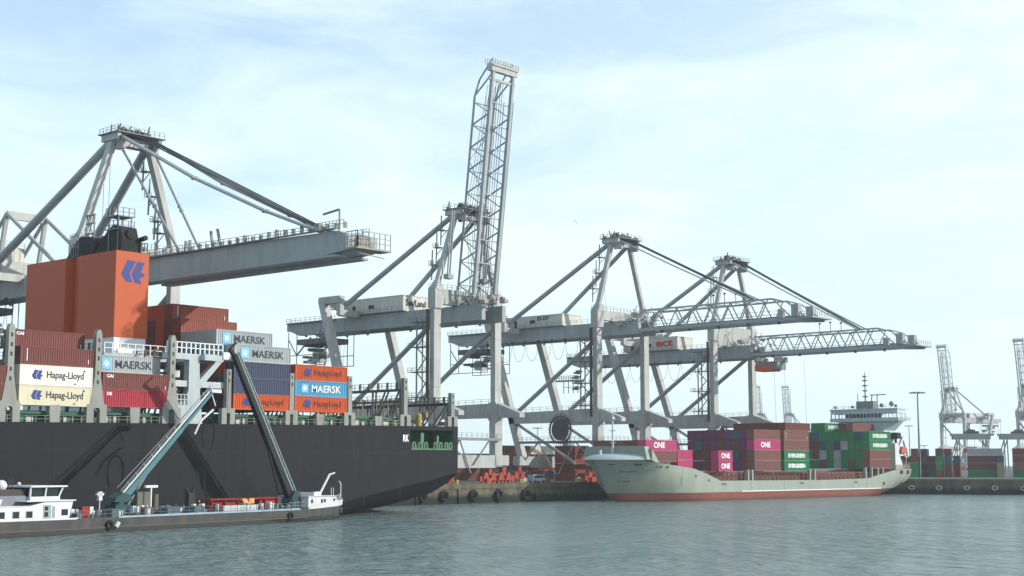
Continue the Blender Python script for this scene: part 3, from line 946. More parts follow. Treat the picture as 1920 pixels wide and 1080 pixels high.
def container(loc, rz, colour, label, group, Ln=12.19, H=2.59, deco=None, doors=False, smooth=False):
    o = bpy.data.objects.new('shipping_container', container_mesh(Ln, H, smooth))
    COL.objects.link(o); o.location = loc; o.rotation_euler = (0, 0, rz)
    setmat(o, CC[colour])
    tag(o, label, 'shipping container', group)
    if doors:
        for x in (-.16, -1.22):
            c = bpy.data.objects.new('door', door_mesh(H)); COL.objects.link(c); c.parent = o
            c.location = (x, 0, 0); setmat(c, CC[colour])
    h2_ = H/2
    def side(name, me, y, z, x=.006): place_mesh(name, me, o, (x, y, z), pi/2)
    if deco == 'hapag':
        dark = colour != 'orange'
        side('emblem', hlogo(1.75, 1.45, BLUE), 2.85, h2_+.05)
        side('lettering', text_mesh('Hapag-Lloyd', 6.2, 1.35, BLACKT if dark else BROWNT, .012), 7.55, h2_-.02)
        if dark:
            s_ = MB(); s_.box(-.01, .008, 10.6, 10.9, H-.75, H-.5); s_.box(-.01, .008, 9.0, 9.4, .3, .45); s_.build('data_plate', BLACKT, o)
    elif deco == 'maersk':
        if colour == 'grey': side('emblem_panel', square(1.7, SKYB), 2.2, h2_)
        else: side('emblem_panel', square(1.55, paint('emblem_mid_blue', (96, 160, 196), .5, 0)), 2.2, h2_)
        side('emblem', star(.78, WHITET), 2.2, h2_, .012)
        side('lettering', text_mesh('MAERSK', 6.8, 1.25, NAVYT if colour == 'grey' else WHITET, .008), 7.2, h2_)
    elif deco in ('cai', 'db', 'dark'):
        side('lettering', text_mesh('CAI' if deco == 'cai' else 'DE', 1.2 if deco == 'cai' else .9, .5, WHITET, .04), 1.25, H-.6)
        s_ = MB(); s_.box(-.01, .008, Ln-.75, Ln-.66, .3, .9); s_.build('lettering', WHITET, o)
    elif deco == 'one':
        if Ln > 8: side('lettering', text_mesh('ONE', 4.4, 1.5, WHITET, .03), 5.2, h2_+.1)
        else: side('lettering', text_mesh('ONE', 3.8, 1.4, WHITET, .03), Ln/2, h2_)
    elif deco == 'evergreen':
        side('lettering', text_mesh('EVERGREEN', 8.2, 1.15, WHITET, .04), 6.0, h2_)
    elif deco == 'marks':
        s_ = MB(); s_.box(-.01, .01, 1.0, 1.12, .5, H-.4); s_.box(-.01, .01, Ln-.9, Ln-.8, .5, 1.2)
        s_.build('lettering', WHITET, o)
    return o

def ORD2(n):
    return ORD[n] if n <= 16 else ('%dth' % n if n % 10 not in (1, 2, 3) else '%d%s' % (n, {1: 'st', 2: 'nd', 3: 'rd'}[n % 10]))
ORD = ['', 'first', 'second', 'third', 'fourth', 'fifth', 'sixth', 'seventh', 'eighth', 'ninth', 'tenth', 'eleventh', 'twelfth', 'thirteenth', 'fourteenth', 'fifteenth', 'sixteenth']
CN = {'cream': 'cream', 'white': 'white', 'maroon': 'maroon', 'red': 'bright red', 'rust': 'rust red', 'grey': 'light grey', 'navy': 'navy blue',
      'orange': 'orange', 'blue': 'light blue', 'green': 'green', 'magenta': 'pink', 'brown': 'brown', 'purple': 'purple', 'teal': 'dark teal', 'plum': 'plum', 'dusty': 'dusty brown', 'tan': 'tan'}
XS = -192.0
# deck stacks of the large dark ship ----------------------------------------------------
G1 = 'containers on the deck of the dark hulled ship'
def big(y, row, z, colour, label, **k):
    return container((XS-2.5*row-.06, y, z), 0, colour, label, G1, **k)
for row in range(0, 4):
    base = 17.75
    if row == 0:
        big(111.9, 0, base, 'cream', 'cream container with blue emblem, bottom of its stack beside the tall grey pillar', H=2.98, deco='hapag', smooth=True)
        big(111.9, 0, base+2.98, 'white', 'white container with blue emblem, lying on a cream one of the same lettering', H=2.98, deco='hapag', smooth=True)
        big(111.9, 0, base+5.96, 'maroon', 'maroon container lying directly on the white one with blue emblem', H=2.75, deco='marks')
    elif row == 1:
        big(111.9, 1, base+5.96, 'maroon', 'maroon container hidden behind another, under the topmost one left of the orange funnel', H=2.75)
        big(111.9, 1, base+8.71, 'maroon', 'maroon container topmost of its stack, in front of the wide shaded side of the funnel', H=2.6, deco='cai')
big(98.2, 0, 17.8, 'brown', 'dark red container cut by the picture edge, lower of two', H=2.8, doors=False)
big(98.2, 0, 20.6, 'brown', 'dark red container cut by the picture edge, upper of two', H=2.8)
for row in (3, 4, 5):
    big(98.2, row, 26.4, 'green', '%s green container high up behind the first grey pillar at the picture edge' % ORD[row-2], H=2.6)
big(125.9, 0, 17.9, 'red', 'bright red container with white letters, lowest between two tall grey pillars', H=2.62, deco='db')
big(125.9, 0, 20.55, 'maroon', 'maroon container with white letters lying on the bright red one', H=2.7, deco='cai')
big(125.9, 1, 20.6, 'maroon', 'maroon container behind another, under the grey lettered one near the funnel', H=2.7)
big(125.9, 1, 23.35, 'grey', 'light grey container with a blue square and dark letters, in front of the funnel base', H=2.75, deco='maersk')
TZ = [18.2, 20.85, 23.5, 26.25, 29.15, 31.95, 34.55, 37.2]
tops = {0: 4, 1: 4, 2: 5, 3: 5, 4: 5, 5: 5, 6: 6}
pal = ['brown', 'orange', 'navy', 'maroon', 'blue', 'brown', 'grey', 'orange', 'navy', 'rust', 'teal', 'maroon']
rr = random.Random(11)
for row in range(0, 11):
    nt_ = tops.get(row, 7)
    for t in range(nt_):
        if row >= 6 and t < 3: continue
        H = TZ[t+1]-TZ[t]
        z = TZ[t]; deco = None; nm = None
        if row == 0:
            colour, deco, nm = [('orange', 'hapag', 'orange lettered container at the bottom of the stack crossed by the dark boom'),
                ('navy', 'dark2', 'lower of two navy containers, above the orange one crossed by the dark boom'),
                ('navy', None, 'upper of two navy containers, beneath the grey lettered one'),
                ('grey', 'maersk', 'light grey container with dark letters, topmost of the stack crossed by the dark boom')][t]
        elif row == 2 and t == 4:
            colour, deco, nm = 'grey', 'maersk', 'light grey lettered container set one step higher and further in than its neighbour'
        elif row == 6 and t == 5: colour, deco, nm = 'rust', None, 'rust red container just under the highest one of the stepped stack'
        elif row == 7 and t == 6: colour, deco, nm = 'rust', 'marks', 'rust red container at the very top of the stepped stack beside the funnel'
        elif row == 6 or row == 7: colour = 'brown'
        elif t == 4: colour = 'grey' if row < 6 else rr.choice(['orange', 'brown'])
        elif row >= 8: colour = rr.choice(['orange', 'brown', 'maroon', 'maroon', 'orange'])
        elif t == 3: colour = ['blue', 'blue', 'tan', 'blue', 'navy', 'blue'][row]
        elif t == 2: colour = ['orange', 'orange', 'orange', 'brown', 'maroon', 'navy'][row]
        else: colour = rr.choice(['navy', 'teal', 'brown', 'maroon'])
        if nm is None:
            nm = '%s container seen end on, %s tier up and %s row in, beside the funnel' % (CN[colour], ORD[t+1], ORD[row+1])
        big(151.0, row, z, colour, nm, H=H, deco=None if deco == 'dark2' else deco, doors=(t < 3 and row < 5) or t >= 4)
for t, (colour, deco, nm) in enumerate([('orange', 'hapag', 'orange lettered container, lowest of the stack of three nearest the stern'),
        ('blue', 'maersk', 'light blue container with white letters between two orange ones'),
        ('orange', 'hapag', 'orange lettered container, top of the stack of three nearest the stern')]):
    big(164.3, 0, [18.25, 20.95, 23.7][t], colour, nm, H=[2.7, 2.75, 2.75][t], deco=deco, doors=True)

# ------------------------------------------------------------------ the large container ship
ship = empty('container_ship', (XS-19.75, 150, 0))
tag(ship, 'huge dark grey hulled container ship lying alongside the quay with an orange funnel', 'container ship')
SO = (XS-19.75, 150, 0)
def deckz(y): return 15.1+(y-109)*.0128
HB = 39.5
secs = []
for y in (40, 110, 150, 165, 178, 186, 192.6, 198.5, 204.3, 205.6):
    if y <= 165: under = [(0, 0.5 if y < 165 else .8), (0, -1), (-2, -2.5), (-19.75, -3)]
    else:
        f = (y-165)/40.6
        under = [(0, .8+6.6*f), (-1.2-1.5*f, .8-1.6+6.4*f), (-4-3*f, -2+5.6*f), (-19.75, -3+3.8*f)]
    if y >= 204.3: under[0] = (0, 7.4)
    secs.append((y, under))
zl = [12.0-.2, 15.6]
vs = []; cols = 7
for y, u in secs:
    dz = deckz(y)
    prof = [(0, dz+.1), (0, min(15.55, dz-.25)), (0, 11.8), u[0], u[1], u[2], u[3]]
    vs += [(XS+x, y, z) for x, z in prof]
b = MB(); fs = []; fsm = []
for i in range(len(secs)-1):
    for j in range(cols-1):
        y0, y1 = secs[i][0], secs[i+1][0]
        if j == 1 and y0 >= 192.5 and y1 <= 204.4: continue
        q = (i*cols+j, (i+1)*cols+j, (i+1)*cols+j+1, i*cols+j+1)
        (fs if j < 3 else fsm).append(q)
b.add(vs, [f[::-1] for f in fs]); b.add(vs, [f[::-1] for f in fsm], True)
mv = [(2*(XS-19.75)-x, y, z) for x, y, z in vs]
b.add(mv, fs); b.add(mv, fsm, True)
# transom, deck
last = vs[-cols:]; lm = mv[-cols:]
b.add(last+lm[::-1], [tuple(range(2*cols))[::-1]])
b.add([(XS, 40, deckz(40)), (XS-HB, 40, deckz(40)), (XS-HB, 205.6, deckz(205.6)), (XS, 205.6, deckz(205.6))], [(0,3,2,1)])
hull = b.build('hull', HULLG, ship, SO)
# plate seams, draught marks, fender rub patches
b = MB()
for y in range(100, 204, 9):
    if y % 2 == 0 or True: b.box(XS, XS+.012, y, y+.08, 1, deckz(y)-.4)
b.box(XS, XS+.03, 60, 192, 11.2, 11.3)
b.build('plate_seam', paint('hull_seam', (22, 23, 25), .6, .3), hull, (0, 0, 0))
for o_ in list(hull.children): o_.location = (-SO[0], -SO[1], 0)
b = MB()
for y, z0, h__ in ((152.6, 2.5, 5.6), (166.3, 2.2, 6.2)):
    b = MB(); b.add([(XS+.02, y, z0), (XS+.02, y+4.4, z0), (XS+.02, y+3.2, z0+h__*.55), (XS+.02, y+1.4, z0+h__*.9), (XS+.02, y+.1, z0+h__)], [(0,1,2,3,4)])
    o_ = b.build('worn_patch', paint('worn_hull', (31, 33, 35), .8, .95, (25, 26, 29), scale=1.6, spec=.15), hull); o_.location = (-SO[0], -SO[1], 0)
b = MB(); b.prism([(181, -2), (194.8, -2), (194.8, 1.3), (192.5, 1.5), (181, 3.0)], 'x', XS-13.5, XS-12.4)
b.build('rudder', REDB, ship, SO)
# name letters at the stern
o_ = place_mesh('lettering', text_mesh('RK', 1.5, 1.3, WHITET, .03), hull, (XS+.03-SO[0], 191.4-SO[1], 14.0), pi/2)
rr = random.Random(61)
RUST = paint('rust_run', (66, 44, 34), .8, .9, (30, 30, 32), scale=1.5)
for k in range(26):
    y = rr.uniform(110, 191); z1 = deckz(y)-rr.uniform(.2, 9); ln = rr.uniform(.8, 3.5); wd = rr.uniform(.06, .3)
    b = MB(); b.add([(XS+.025, y, z1), (XS+.025, y+wd, z1), (XS+.025, y+wd*.7, z1-ln*.6), (XS+.025, y+wd*.45, z1-ln)], [(0, 3, 2, 1)])
    o_ = b.build('rust_run', RUST, hull); o_.location = (-SO[0], -SO[1], 0)
# recessed mooring deck
b = MB()
b.add([(XS-.02,192.6,11.8),(XS-6,192.6,11.8),(XS-6,204.3,11.8),(XS-.02,204.3,11.8),(XS-.02,192.6,15.6),(XS-6,192.6,15.6),(XS-6,204.3,15.6),(XS-.02,204.3,15.6)],
      [(0,3,2,1),(4,5,6,7),(1,2,6,5),(0,1,5,4),(2,3,7,6)])
b.build('mooring_deck', SHIPGREEN, ship, SO)
b = MB()
for y in (193.4, 195.1, 196.6, 199.2, 200.6, 202.2, 203.4):
    b.beam((XS-.3, y, 11.85), (XS-.3, y, 13.2), .3, .3); b.beam((XS-.3, y+.7, 11.85), (XS-.3, y+.7, 13.2), .3, .3); b.beam((XS-.3, y, 13.2), (XS-.3, y+.7, 13.2), .3, .3)
b.beam((XS-.3, 193, 12.0), (XS-.3, 204, 12.0), .2, .25)
b.box(XS-1.6, XS-1.2, 196.6, 197.4, 11.85, 15.2); b.box(XS-1.6, XS-1.2, 201.0, 201.5, 11.85, 14.6)
b.build('mooring_bitts', LGREEN, ship, SO)
# orange casing and funnel
b = MB()
fx0, fx1, fy0, fy1 = XS-38.4, XS-11, 134.8, 141.2
b.prism([(fx0, fy0), (XS-26.0, fy0), (XS-25.6, fy0+1.5), (XS-21.4, fy0), (fx1, fy0), (fx1, fy1), (fx0, fy1)], 'z', 29.9, 44.2)
# shallow vertical step in the forward face
b.box(fx1-.9, fx1-.85, fy1, fy1+.2, 30, 44)
fn = b.build('funnel', FUNNEL, ship, SO)
o_ = place_mesh('emblem', hlogo(4.6, 3.9, BLUE), fn, (fx1+.02-SO[0], 138.1-SO[1], 40.9), pi/2)
b = MB(); b.box(fx0+.2, fx1-.15, fy0+.15, fy1-.15, 16, 29.9); b.build('casing', WHITE, ship, SO)
# exhaust uptakes on top
def uptake(x, wd):
    b = MB()
    b.prism([(x-wd, 44.1), (x+wd*.9, 44.1), (x+wd*1.15, 45.6), (x+wd*.9, 47.5), (x+wd*.1, 47.9), (x-wd*.2, 47.2)], 'y', 136.0, 139.2)
    b.tube((x+wd*1.0, 137.6, 46.4), (x+wd*1.35, 137.6, 46.8), 1.0, 12)
    return b.build('exhaust_uptake', SOOT, ship, SO)
uptake(XS-24.0, 4.2); uptake(XS-12.2-1.0, 3.6) if False else None
b = MB()
b.prism([(XS-19.8, 44.1), (XS-11.6, 44.1), (XS-11.3, 46.5), (XS-12.0, 48.4), (XS-14, 48.9), (XS-15.5, 48.2)], 'y', 136.0, 139.2)
b.tube((XS-11.9, 137.6, 47.2), (XS-11.0, 137.6, 47.2), .8, 12)
b.tube((fx1-.8, 139.8, 44.1), (fx1-.8, 139.8, 46.4), .32, 8); b.tube((fx1-.9, 139.8, 46.5), (fx1+.9, 139.8, 46.7), .45, 8)
b.build('exhaust_uptake', SOOT, ship, SO)
b = MB()
for x, y, z1 in ((fx1-1.5, 138.5, 50.4), (fx1-1.5, 136.0, 50.4), (fx1+.0-4.2, 138.5, 50.4), (fx1-4.2, 136, 50.4)): b.beam((x, y, 44.1), (x, y, z1), .16, .16)
for z in (48.0, 50.2):
    b.box(fx1-4.6, fx1-1.2, 135.6, 138.9, z, z+.18); b.rail([(fx1-4.6, 135.6, z), (fx1-1.2, 135.6, z), (fx1-1.2, 138.9, z)], h=1.5, t=.12, step=1.1)
b.rail([(fx1-1.2, 139.4, 44.2), (fx1-.2, 140.9, 44.2), (fx1-4, 140.9, 44.2)], h=1.8, t=.12, step=.8)
for x in (XS-22.6, XS-20.4): b.beam((x, 136.5, 47), (x, 136.5, 51.6), .2, .2)
for z in (48.2, 50, 51.4): b.beam((XS-22.8, 136.5, z), (XS-20.2, 136.5, z), .3, .2)
b.beam((XS-22.6, 136.5, 47), (XS-20.4, 136.5, 51.6), .16, .16); b.beam((XS-20.4, 136.5, 47), (XS-22.6, 136.5, 51.6), .16, .16)
b.rail([(XS-26.4, 136, 44.2), (XS-24.2, 136, 44.2)], h=4.0, t=.16, step=.8)
b.build('funnel_platform', GREYM, ship, SO)
# outrigger platform and its Y-shaped post
b = MB()
b.box(XS-10.9, XS-8.4, 131.5, 147.0, 26.0, 26.9); b.box(XS-8.4, XS+.4, 144.6, 147.0, 26.0, 27.0)
PG = paint('platform_pale_grey', (172, 180, 182), .5, .3)
b.build('crane_platform', PG, ship, SO)
b = MB()
b.prism([(139.2, 15.6), (145.2, 15.6), (144.6, 20.5), (144.3, 26.0), (142.3, 26.0), (142.3, 21.0), (141.6, 19.4), (139.2, 18.6)], 'x', XS-2.0, XS-.6)
b.prism([(144.3, 21.0), (144.3, 22.6), (148.4, 26.6), (149.6, 26.6)], 'x', XS-1.9, XS-.7)
b.box(XS-2.0, XS-.6, 138.0, 149.2, 26.0, 27.0)
b.build('crane_post', PG, ship, SO)
b = MB()
b.rail([(XS-8.5, 131.5, 26.9), (XS-8.5, 144.6, 26.9)], h=1.7, t=.16, step=1.5)
b.rail([(XS-.7, 138.0, 27.0), (XS-.7, 149.0, 27.0)], h=1.8, t=.2, step=.95)
b.box(XS-.8, XS-.4, 149.0, 150.4, 26.4, 27.6)
b.box(XS-8.6, XS-8.2, 133.8, 136.6, 27.0, 27.6)
b.build('platform_railing', WHITE, ship, SO)
b = MB()
b.rail([(XS-.4, 139.3, 18.7), (XS-.4, 142, 18.7)], h=1.6, t=.14, step=.6)
b.box(XS-4, XS-.9, 139, 150.5, 21.6, 22.6)
b.build('lower_walkway', PG, ship, SO)

# hatch coamings, pedestals between deck and containers
b = MB()
for y0, y1 in ((98, 109.4), (112, 124), (126, 138), (151, 163), (164.3, 176.4), (178.5, 190.4)):
    z = deckz(y0)
    b.box(XS-HB+3, XS-2.2, y0, y1, z, z+1.9)
    b.box(XS-HB+1, XS-1.3, y0-.3, y1+.3, z+1.4, z+1.75)
b.build('hatch_coaming', SHIPGREEN, ship, SO)
for y0 in (98, 112, 126, 151, 164.3, 178.5):
    for k, f in enumerate((.49,)):
        y = y0+12*f; z = deckz(y)
        b = MB(); b.prism([(y-.75, z), (y+.75, z), (y+.9, z+1.6), (y+.9, 17.9), (y-.9, 17.9), (y-.9, z+1.6)], 'x', XS-1.1, XS-.05)
        b.build('container_pedestal', SHIPGREY, ship, SO)
b = MB(); rr = random.Random(5)
for y0 in (98, 112, 126, 151, 164.3, 178.5):
    for k in range(9):
        y = y0+.8+k*1.3+rr.uniform(-.2, .3); z = deckz(y)
        if abs(y-(y0+5.9)) < 1.3: continue
        w_ = rr.choice((.15, .2, .5, .9)); b.box(XS-2.1, XS-1.9, y, y+w_, z+.2, z+rr.choice((.9, 1.2, 1.35)))
b.build('deck_locker', paint('locker_offwhite', (188, 188, 176), .6, .4), ship, SO)
b = MB()
for y0, y1 in ((98, 124), (126, 138), (151, 190)):
    b.rail([(XS-.15, y0, deckz(y0)+.1), (XS-.15, y1, deckz(y1)+.1)], h=1.0, t=.07, step=1.5)
b.build('railing', SHIPGREY, ship, SO)

# lashing bridges -------------------------------------------------------------
def pillar(y, top, fat, nm='lashing_bridge'):
    z0 = deckz(y)
    b = MB()
    if fat:
        b.prism([(y-1.75, z0), (y-.55, z0), (y-.55, z0+2.1), (y-.3, z0+2.35), (y+.3, z0+2.35), (y+.55, z0+2.1), (y+.55, z0), (y+1.75, z0),
                 (y+1.75, 18.1), (y+1.2, 18.3), (y+.5, 22.6), (y+.5, top-.6), (y+.25, top), (y-.25, top), (y-.5, top-.6), (y-.5, 22.6), (y-1.2, 18.3), (y-1.75, 18.1)], 'x', XS-.9, XS-.02)
    else:
        b.prism([(y-1.35, z0), (y-.35, z0), (y-.35, z0+1.9), (y+.35, z0+1.9), (y+.35, z0), (y+1.35, z0), (y+1.35, 18.3), (y+.5, 18.4),
                 (y+.45, top-1.6), (y+.45, top), (y-.45, top), (y-.45, 18.4), (y-1.35, 18.3)], 'x', XS-.9, XS-.02)
    o = b.build(nm, SHIPGREY, ship, SO)
    b = MB()
    for z in ([top-1.6, top-3.0, top-4.4, top-6.6, top-8.0] if fat else [top-.7, top-1.9]):
        b.box(XS-.03, XS, y-.16, y+.16, z-.3, z+.3)
    b.build('lashing_slot', DARK, o)
    o.children[0].location = (-SO[0], -SO[1], 0)
    return o
for y, top, fat in ((110.4, 29.5, 1), (125.0, 29.6, 1), (138.7, 29.7, 1), (150.0, 24.8, 0), (163.6, 24.8, 0), (177.2, 24.9, 0), (191.3, 25.2, 0), (204.2, 22.9, 0)):
    o = pillar(y, top, fat)
    b = MB()
    zt = top-2.2 if not fat else 26.2
    zm = 20.9
    x1 = XS-1.0; xe = XS-HB+1
    for yy in ((y-.45, y+.45) if y > 176 else (y,)):
        b.beam((x1, yy, zt), (xe, yy, zt), .3, .45)
        x = x1
        n = 0
        while x > xe:
            b.beam((x, yy, deckz(y)), (x, yy, zt), .28, .28)
            if x-7.5 > xe and n % 2 == 0:
                b.beam((x-.3, yy, zt), (x-4.0, yy, 16.3), .25, .25); b.beam((x-7.5, yy, 16.3), (x-4.0, yy, zt), .25, .25)
            x -= 7.5; n += 1
    b.rail([(x1, y-.5, zt+.2), (xe, y-.5, zt+.2)], h=1.15, t=.09, step=1.25, mids=1)
    for k in range(15):
        x = x1-.9-k*2.5
        if x > xe: b.beam((x, y-.5, zt), (x, y-.5, zt+1.5), .3, .25)
    if y > 176:
        b.box(xe, x1, y-.6, y+.6, zt-.1, zt+.12)
        b.beam((x1, y, zm), (xe, y, zm), .3, .3)
        b.rail([(x1, y+.4, zm), (xe, y+.4, zm)], h=1.1, t=.08, step=1.6)
    else: b.box(xe, x1-.2, y-.55, y+.55, 20.6, 21.0); b.box(xe, x1-.2, y-.55, y+.55, 23.6, 23.9)
    b.build('lashing_frame', paint('lashing_steel', (104, 98, 92), .65, .6, (80, 64, 54)), o)
    for c in o.children: c.location = (-SO[0], -SO[1], 0)
# clutter of the aft deck
rr = random.Random(9)
DG = paint('deck_gear_buff', (138, 128, 106), .7, .7, (70, 62, 54))
for k in range(96):
    b = MB()
    y = rr.uniform(178.5, 204); x = rr.uniform(XS-34, XS-2.5); z = deckz(y)+rr.uniform(0, 2.2); s_ = rr.uniform(.15, .7)
    if rr.random() < .5: b.beam((x, y, deckz(y)), (x, y, z+rr.uniform(1, 4)), .18, .18)
    else: b.box(x-s_, x+s_, y-s_, y+s_, z, z+s_*1.4)
    b.build('deck_fitting', DG, ship, SO)
b = MB(); b.tube((XS-3.2, 198.0, 16.4), (XS-3.2, 198.0, 18.2), .6, 12); b.ball((XS-3.2, 198, 18.3), .6, 10); b.build('mooring_winch', paint('buff_yellow', (160, 138, 74), .7, .6), ship, SO)
# bunker hose davit by the platform
b = MB(); b.rail([(XS-1, 147.6, 27), (XS-1, 149, 27)], t=.1); b.beam((XS+.2, 150.6, 26.8), (XS+.9, 151.6, 25.9), .3, .3); b.build('davit', SHIPGREY, ship, SO)

# ------------------------------------------------------------------ the small green feeder ship
# local frame: +X outboard (towards the camera side), +Y from bow to stern, origin at the near side of the bow on the waterline
CA = (-206.94, 271.0); CYAW = -radians(3.5)
fe = empty('feeder_ship', (CA[0], CA[1], 0), CYAW)
tag(fe, 'pale green feeder ship with red waterline lying under the lowered crane booms', 'container ship')
BW = 22.0
def ztop(s):
    P_ = [(-6, 10.4), (18, 10.3), (20, 9.7), (31, 8.6), (37.4, 7.9), (46.4, 5.0), (117.3, 4.85), (122.7, 5.8), (136.7, 7.8), (150, 7.9)]
    for (a, za_), (c, zc_) in zip(P_, P_[1:]):
        if s <= c: return za_+(zc_-za_)*(s-a)/(c-a)
    return 7.9
lv = ['z-2', -.4, 2.1, 4.2, 'mid', 'top']
stem = {0: 18.0, 1: 16.5, 2: 14.6, 3: 13.4, 4: 11.6, 5: 9.8}
stern = {0: 128, 1: 135, 2: 142, 3: 145.2, 4: 146.2, 5: 146.4}
ts = [0, .006, .015, .03, .05, .075, .105, .14, .19, .225, .27, .32, .37, .5, .65, .8, .84, .88, .91, .94, .965, .985, 1.0]
grid = []
for t in ts:
    col = []
    for j in range(6):
        s = stem[j]+(stern[j]-stem[j])*t
        full = {0: .20, 1: .17, 2: .15, 3: .12, 4: .09, 5: .07}[j]
        hb = BW/2*min(1, (t/full))**(.75 if j < 3 else .6)
        if t > .84:
            q = (t-.84)/.16; hb *= 1-{0: .9, 1: .7, 2: .45, 3: .22, 4: .12, 5: .10}[j]*q*q
        z = {0: -2.0, 1: -.2, 2: 2.1, 3: 4.2}.get(j)
        zt = ztop(s)
        if j == 3: z = min(4.2, zt-.4)
        if j == 4: z = max(4.3, zt-2.0) if zt > 6.5 else (4.2+zt)/2
        if j == 5: z = zt
        col.append((s, hb, z))
    grid.append(col)
def hullfaces(mat, js, name):
    b = MB()
    for sg in (1, -1):
        vs = [(-BW/2+sg*hb, s, z) for col in grid for (s, hb, z) in [col[j] for j in js]]
        n = len(js); fs = []
        for i in range(len(grid)-1):
            for k in range(n-1):
                q = (i*n+k, (i+1)*n+k, (i+1)*n+k+1, i*n+k+1)
                fs.append(q if sg > 0 else q[::-1])
        b.add(vs, fs, True)
    l_ = [grid[-1][j] for j in js]
    vs = [(-BW/2+hb, s, z) for s, hb, z in l_]+[(-BW/2-hb, s, z) for s, hb, z in l_[::-1]]
    b.add(vs, [tuple(range(len(vs)))[::-1]])
    return b.build(name, mat, fe)
fh = hullfaces(COASTG, [2, 3, 4, 5], 'hull')
fb = hullfaces(REDB, [0, 1, 2], 'bottom')
b = MB(); b.prism([(-BW/2-1.2, -1.0), (-BW/2+1.2, -1.0), (-BW/2+.7, .12), (-BW/2-.7, .12)], 'y', 13.0, 24)
b.build('bulbous_bow', REDB, fe)
b = MB()
vs = []
for col in grid: s, hb, z = col[5]; vs += [(-BW/2+hb, s, z-.02), (-BW/2-hb, s, z-.02)]
fs = []
for i in range(len(grid)-1): fs.append((2*i, 2*i+2, 2*i+3, 2*i+1))
b.add(vs, fs); b.build('deck', paint('feeder_deck_red', (112, 72, 64), .8, .4), fe)
# whaleback: cambered shelter over the bow, breakwater behind it
WB = paint('whaleback_pale', (176, 192, 192), .35, .15)
b = MB()
rows = []
for s, f in ((9.8, .0), (10.5, .35), (11.6, .6), (12.8, .78), (14.5, .9), (16, .97), (17.5, 1.0), (18.6, 1.0)):
    hb = BW/2*max(.02, min(1, ((s-9.7)/9.0)))**.6
    r = []
    for k in range(9):
        a = pi*k/8; r.append((-BW/2+hb*cos(a), s, 10.35+1.55*f*sin(a)**.8 if 0 < k < 8 else 10.3))
    rows.append(r)
vs = [p for r in rows for p in r]
b.add(vs, [(i*9+k, i*9+k+1, (i+1)*9+k+1, (i+1)*9+k) for i in range(7) for k in range(8)], True)
b.build('whaleback', WB, fe)
b = MB()
b.prism([(-BW+.6, 10.3), (-.6, 10.3), (-1.4, 13.5), (-5, 13.7), (-BW+5, 13.7), (-BW+1.4, 13.5)], 'y', 17.6, 19.2)
b.prism([(19.2, 10.2), (22.4, 9.0), (19.2, 13.0)], 'x', -2.6, -.3)
b.build('breakwater', COASTG, fe)
b = MB()
b.tube((-11, 17, 11.6), (-11, 17, 21.5), .28, 8, .18); b.tube((-11.8, 17.4, 11.6), (-11, 17, 17), .12, 6)
for z in (14.5, 17.5, 20.3): b.beam((-12, 17, z), (-10, 17, z), .18, .18)
b.box(-11.4, -10.6, 16.6, 17.4, 20.4, 20.9); b.tube((-12.5, 14, 11.6), (-12.5, 14, 12.7), .35, 8)
b.build('foremast', COASTL, fe)
# hull marks
def fmark(name, me, y, z, j=5, rz=pi/2, out=.06):
    place_mesh(name, me, fh, (out, y, z), rz)
def surf_x(s, z):
    """x of the near hull surface at station s, height z (from the section grid)"""
    best = None
    for i in range(len(grid)-1):
        for k in range(2, 5):
            a, c = grid[i][k], grid[i+1][k]; e, g = grid[i][k+1], grid[i+1][k+1]
            sa = a[0]+(e[0]-a[0])*((z-a[2])/(e[2]-a[2]+1e-6)); sc_ = c[0]+(g[0]-c[0])*((z-c[2])/(g[2]-c[2]+1e-6))
            if a[2]-.2 <= z <= e[2]+.2 and sa <= s <= sc_:
                t = (s-sa)/(sc_-sa+1e-6)
                ha = a[1]+(e[1]-a[1])*((z-a[2])/(e[2]-a[2]+1e-6)); hc = c[1]+(g[1]-c[1])*((z-c[2])/(g[2]-c[2]+1e-6))
                return -BW/2+ha+(hc-ha)*t
    return 0
def onhull(name, poly_me, s, z, wd):
    x0, x1 = surf_x(s-wd/2, z), surf_x(s+wd/2, z)
    a = atan2(x1-x0, wd)
    place_mesh(name, poly_me, fh, ((x0+x1)/2+.12, s, z), pi/2-a)
onhull('lettering', text_mesh('SKALAR', 4.6, .75, NAVYT, .02), 16.2, 7.6, 4.6)
def rect(wd, ht, mat, nm='hull_opening'): return flat(nm, [[(-wd/2, -ht/2), (wd/2, -ht/2), (wd/2, ht/2), (-wd/2, ht/2)]], mat)
for s, z, wd, ht in ((12.4, 9.3, 1.8, .5), (17.0, 9.2, 2.0, .5), (16.0, 5.2, 3.2, .5), (21.2, 8.6, .6, .5), (22.6, 8.55, .7, .45), (24.8, 8.5, .8, .4), (36.2, 6.3, .4, .6), (41.6, 5.2, .4, .6), (128, 3.6, .9, .9), (141.4, 3.9, .9, .9)):
    onhull('hull_opening', rect(wd, ht, DARK), s, z, wd)
onhull('anchor_pocket', rect(3.0, 1.0, paint('rusty_pocket', (112, 108, 92), .8, .5)), 16.0, 4.5, 3.0)
for s in (48, 84, 112): onhull('lettering', text_mesh('TUG', 2.0, .6, NAVYT, .01), s, 4.1, 2.0)
b = MB()
for s in (30.5, 60, 75.5, 88, 118): b.box(.0, .03, s, s+.12, 2.2, ztop(s)-.2)
b.build('plate_seam', paint('seam_green', (110, 126, 116), .6, .2), fh)
b = MB(); b.box(.0, .08, 56, 126, 2.1, 2.32); b.build('waterline_stripe', WHITET, fh)
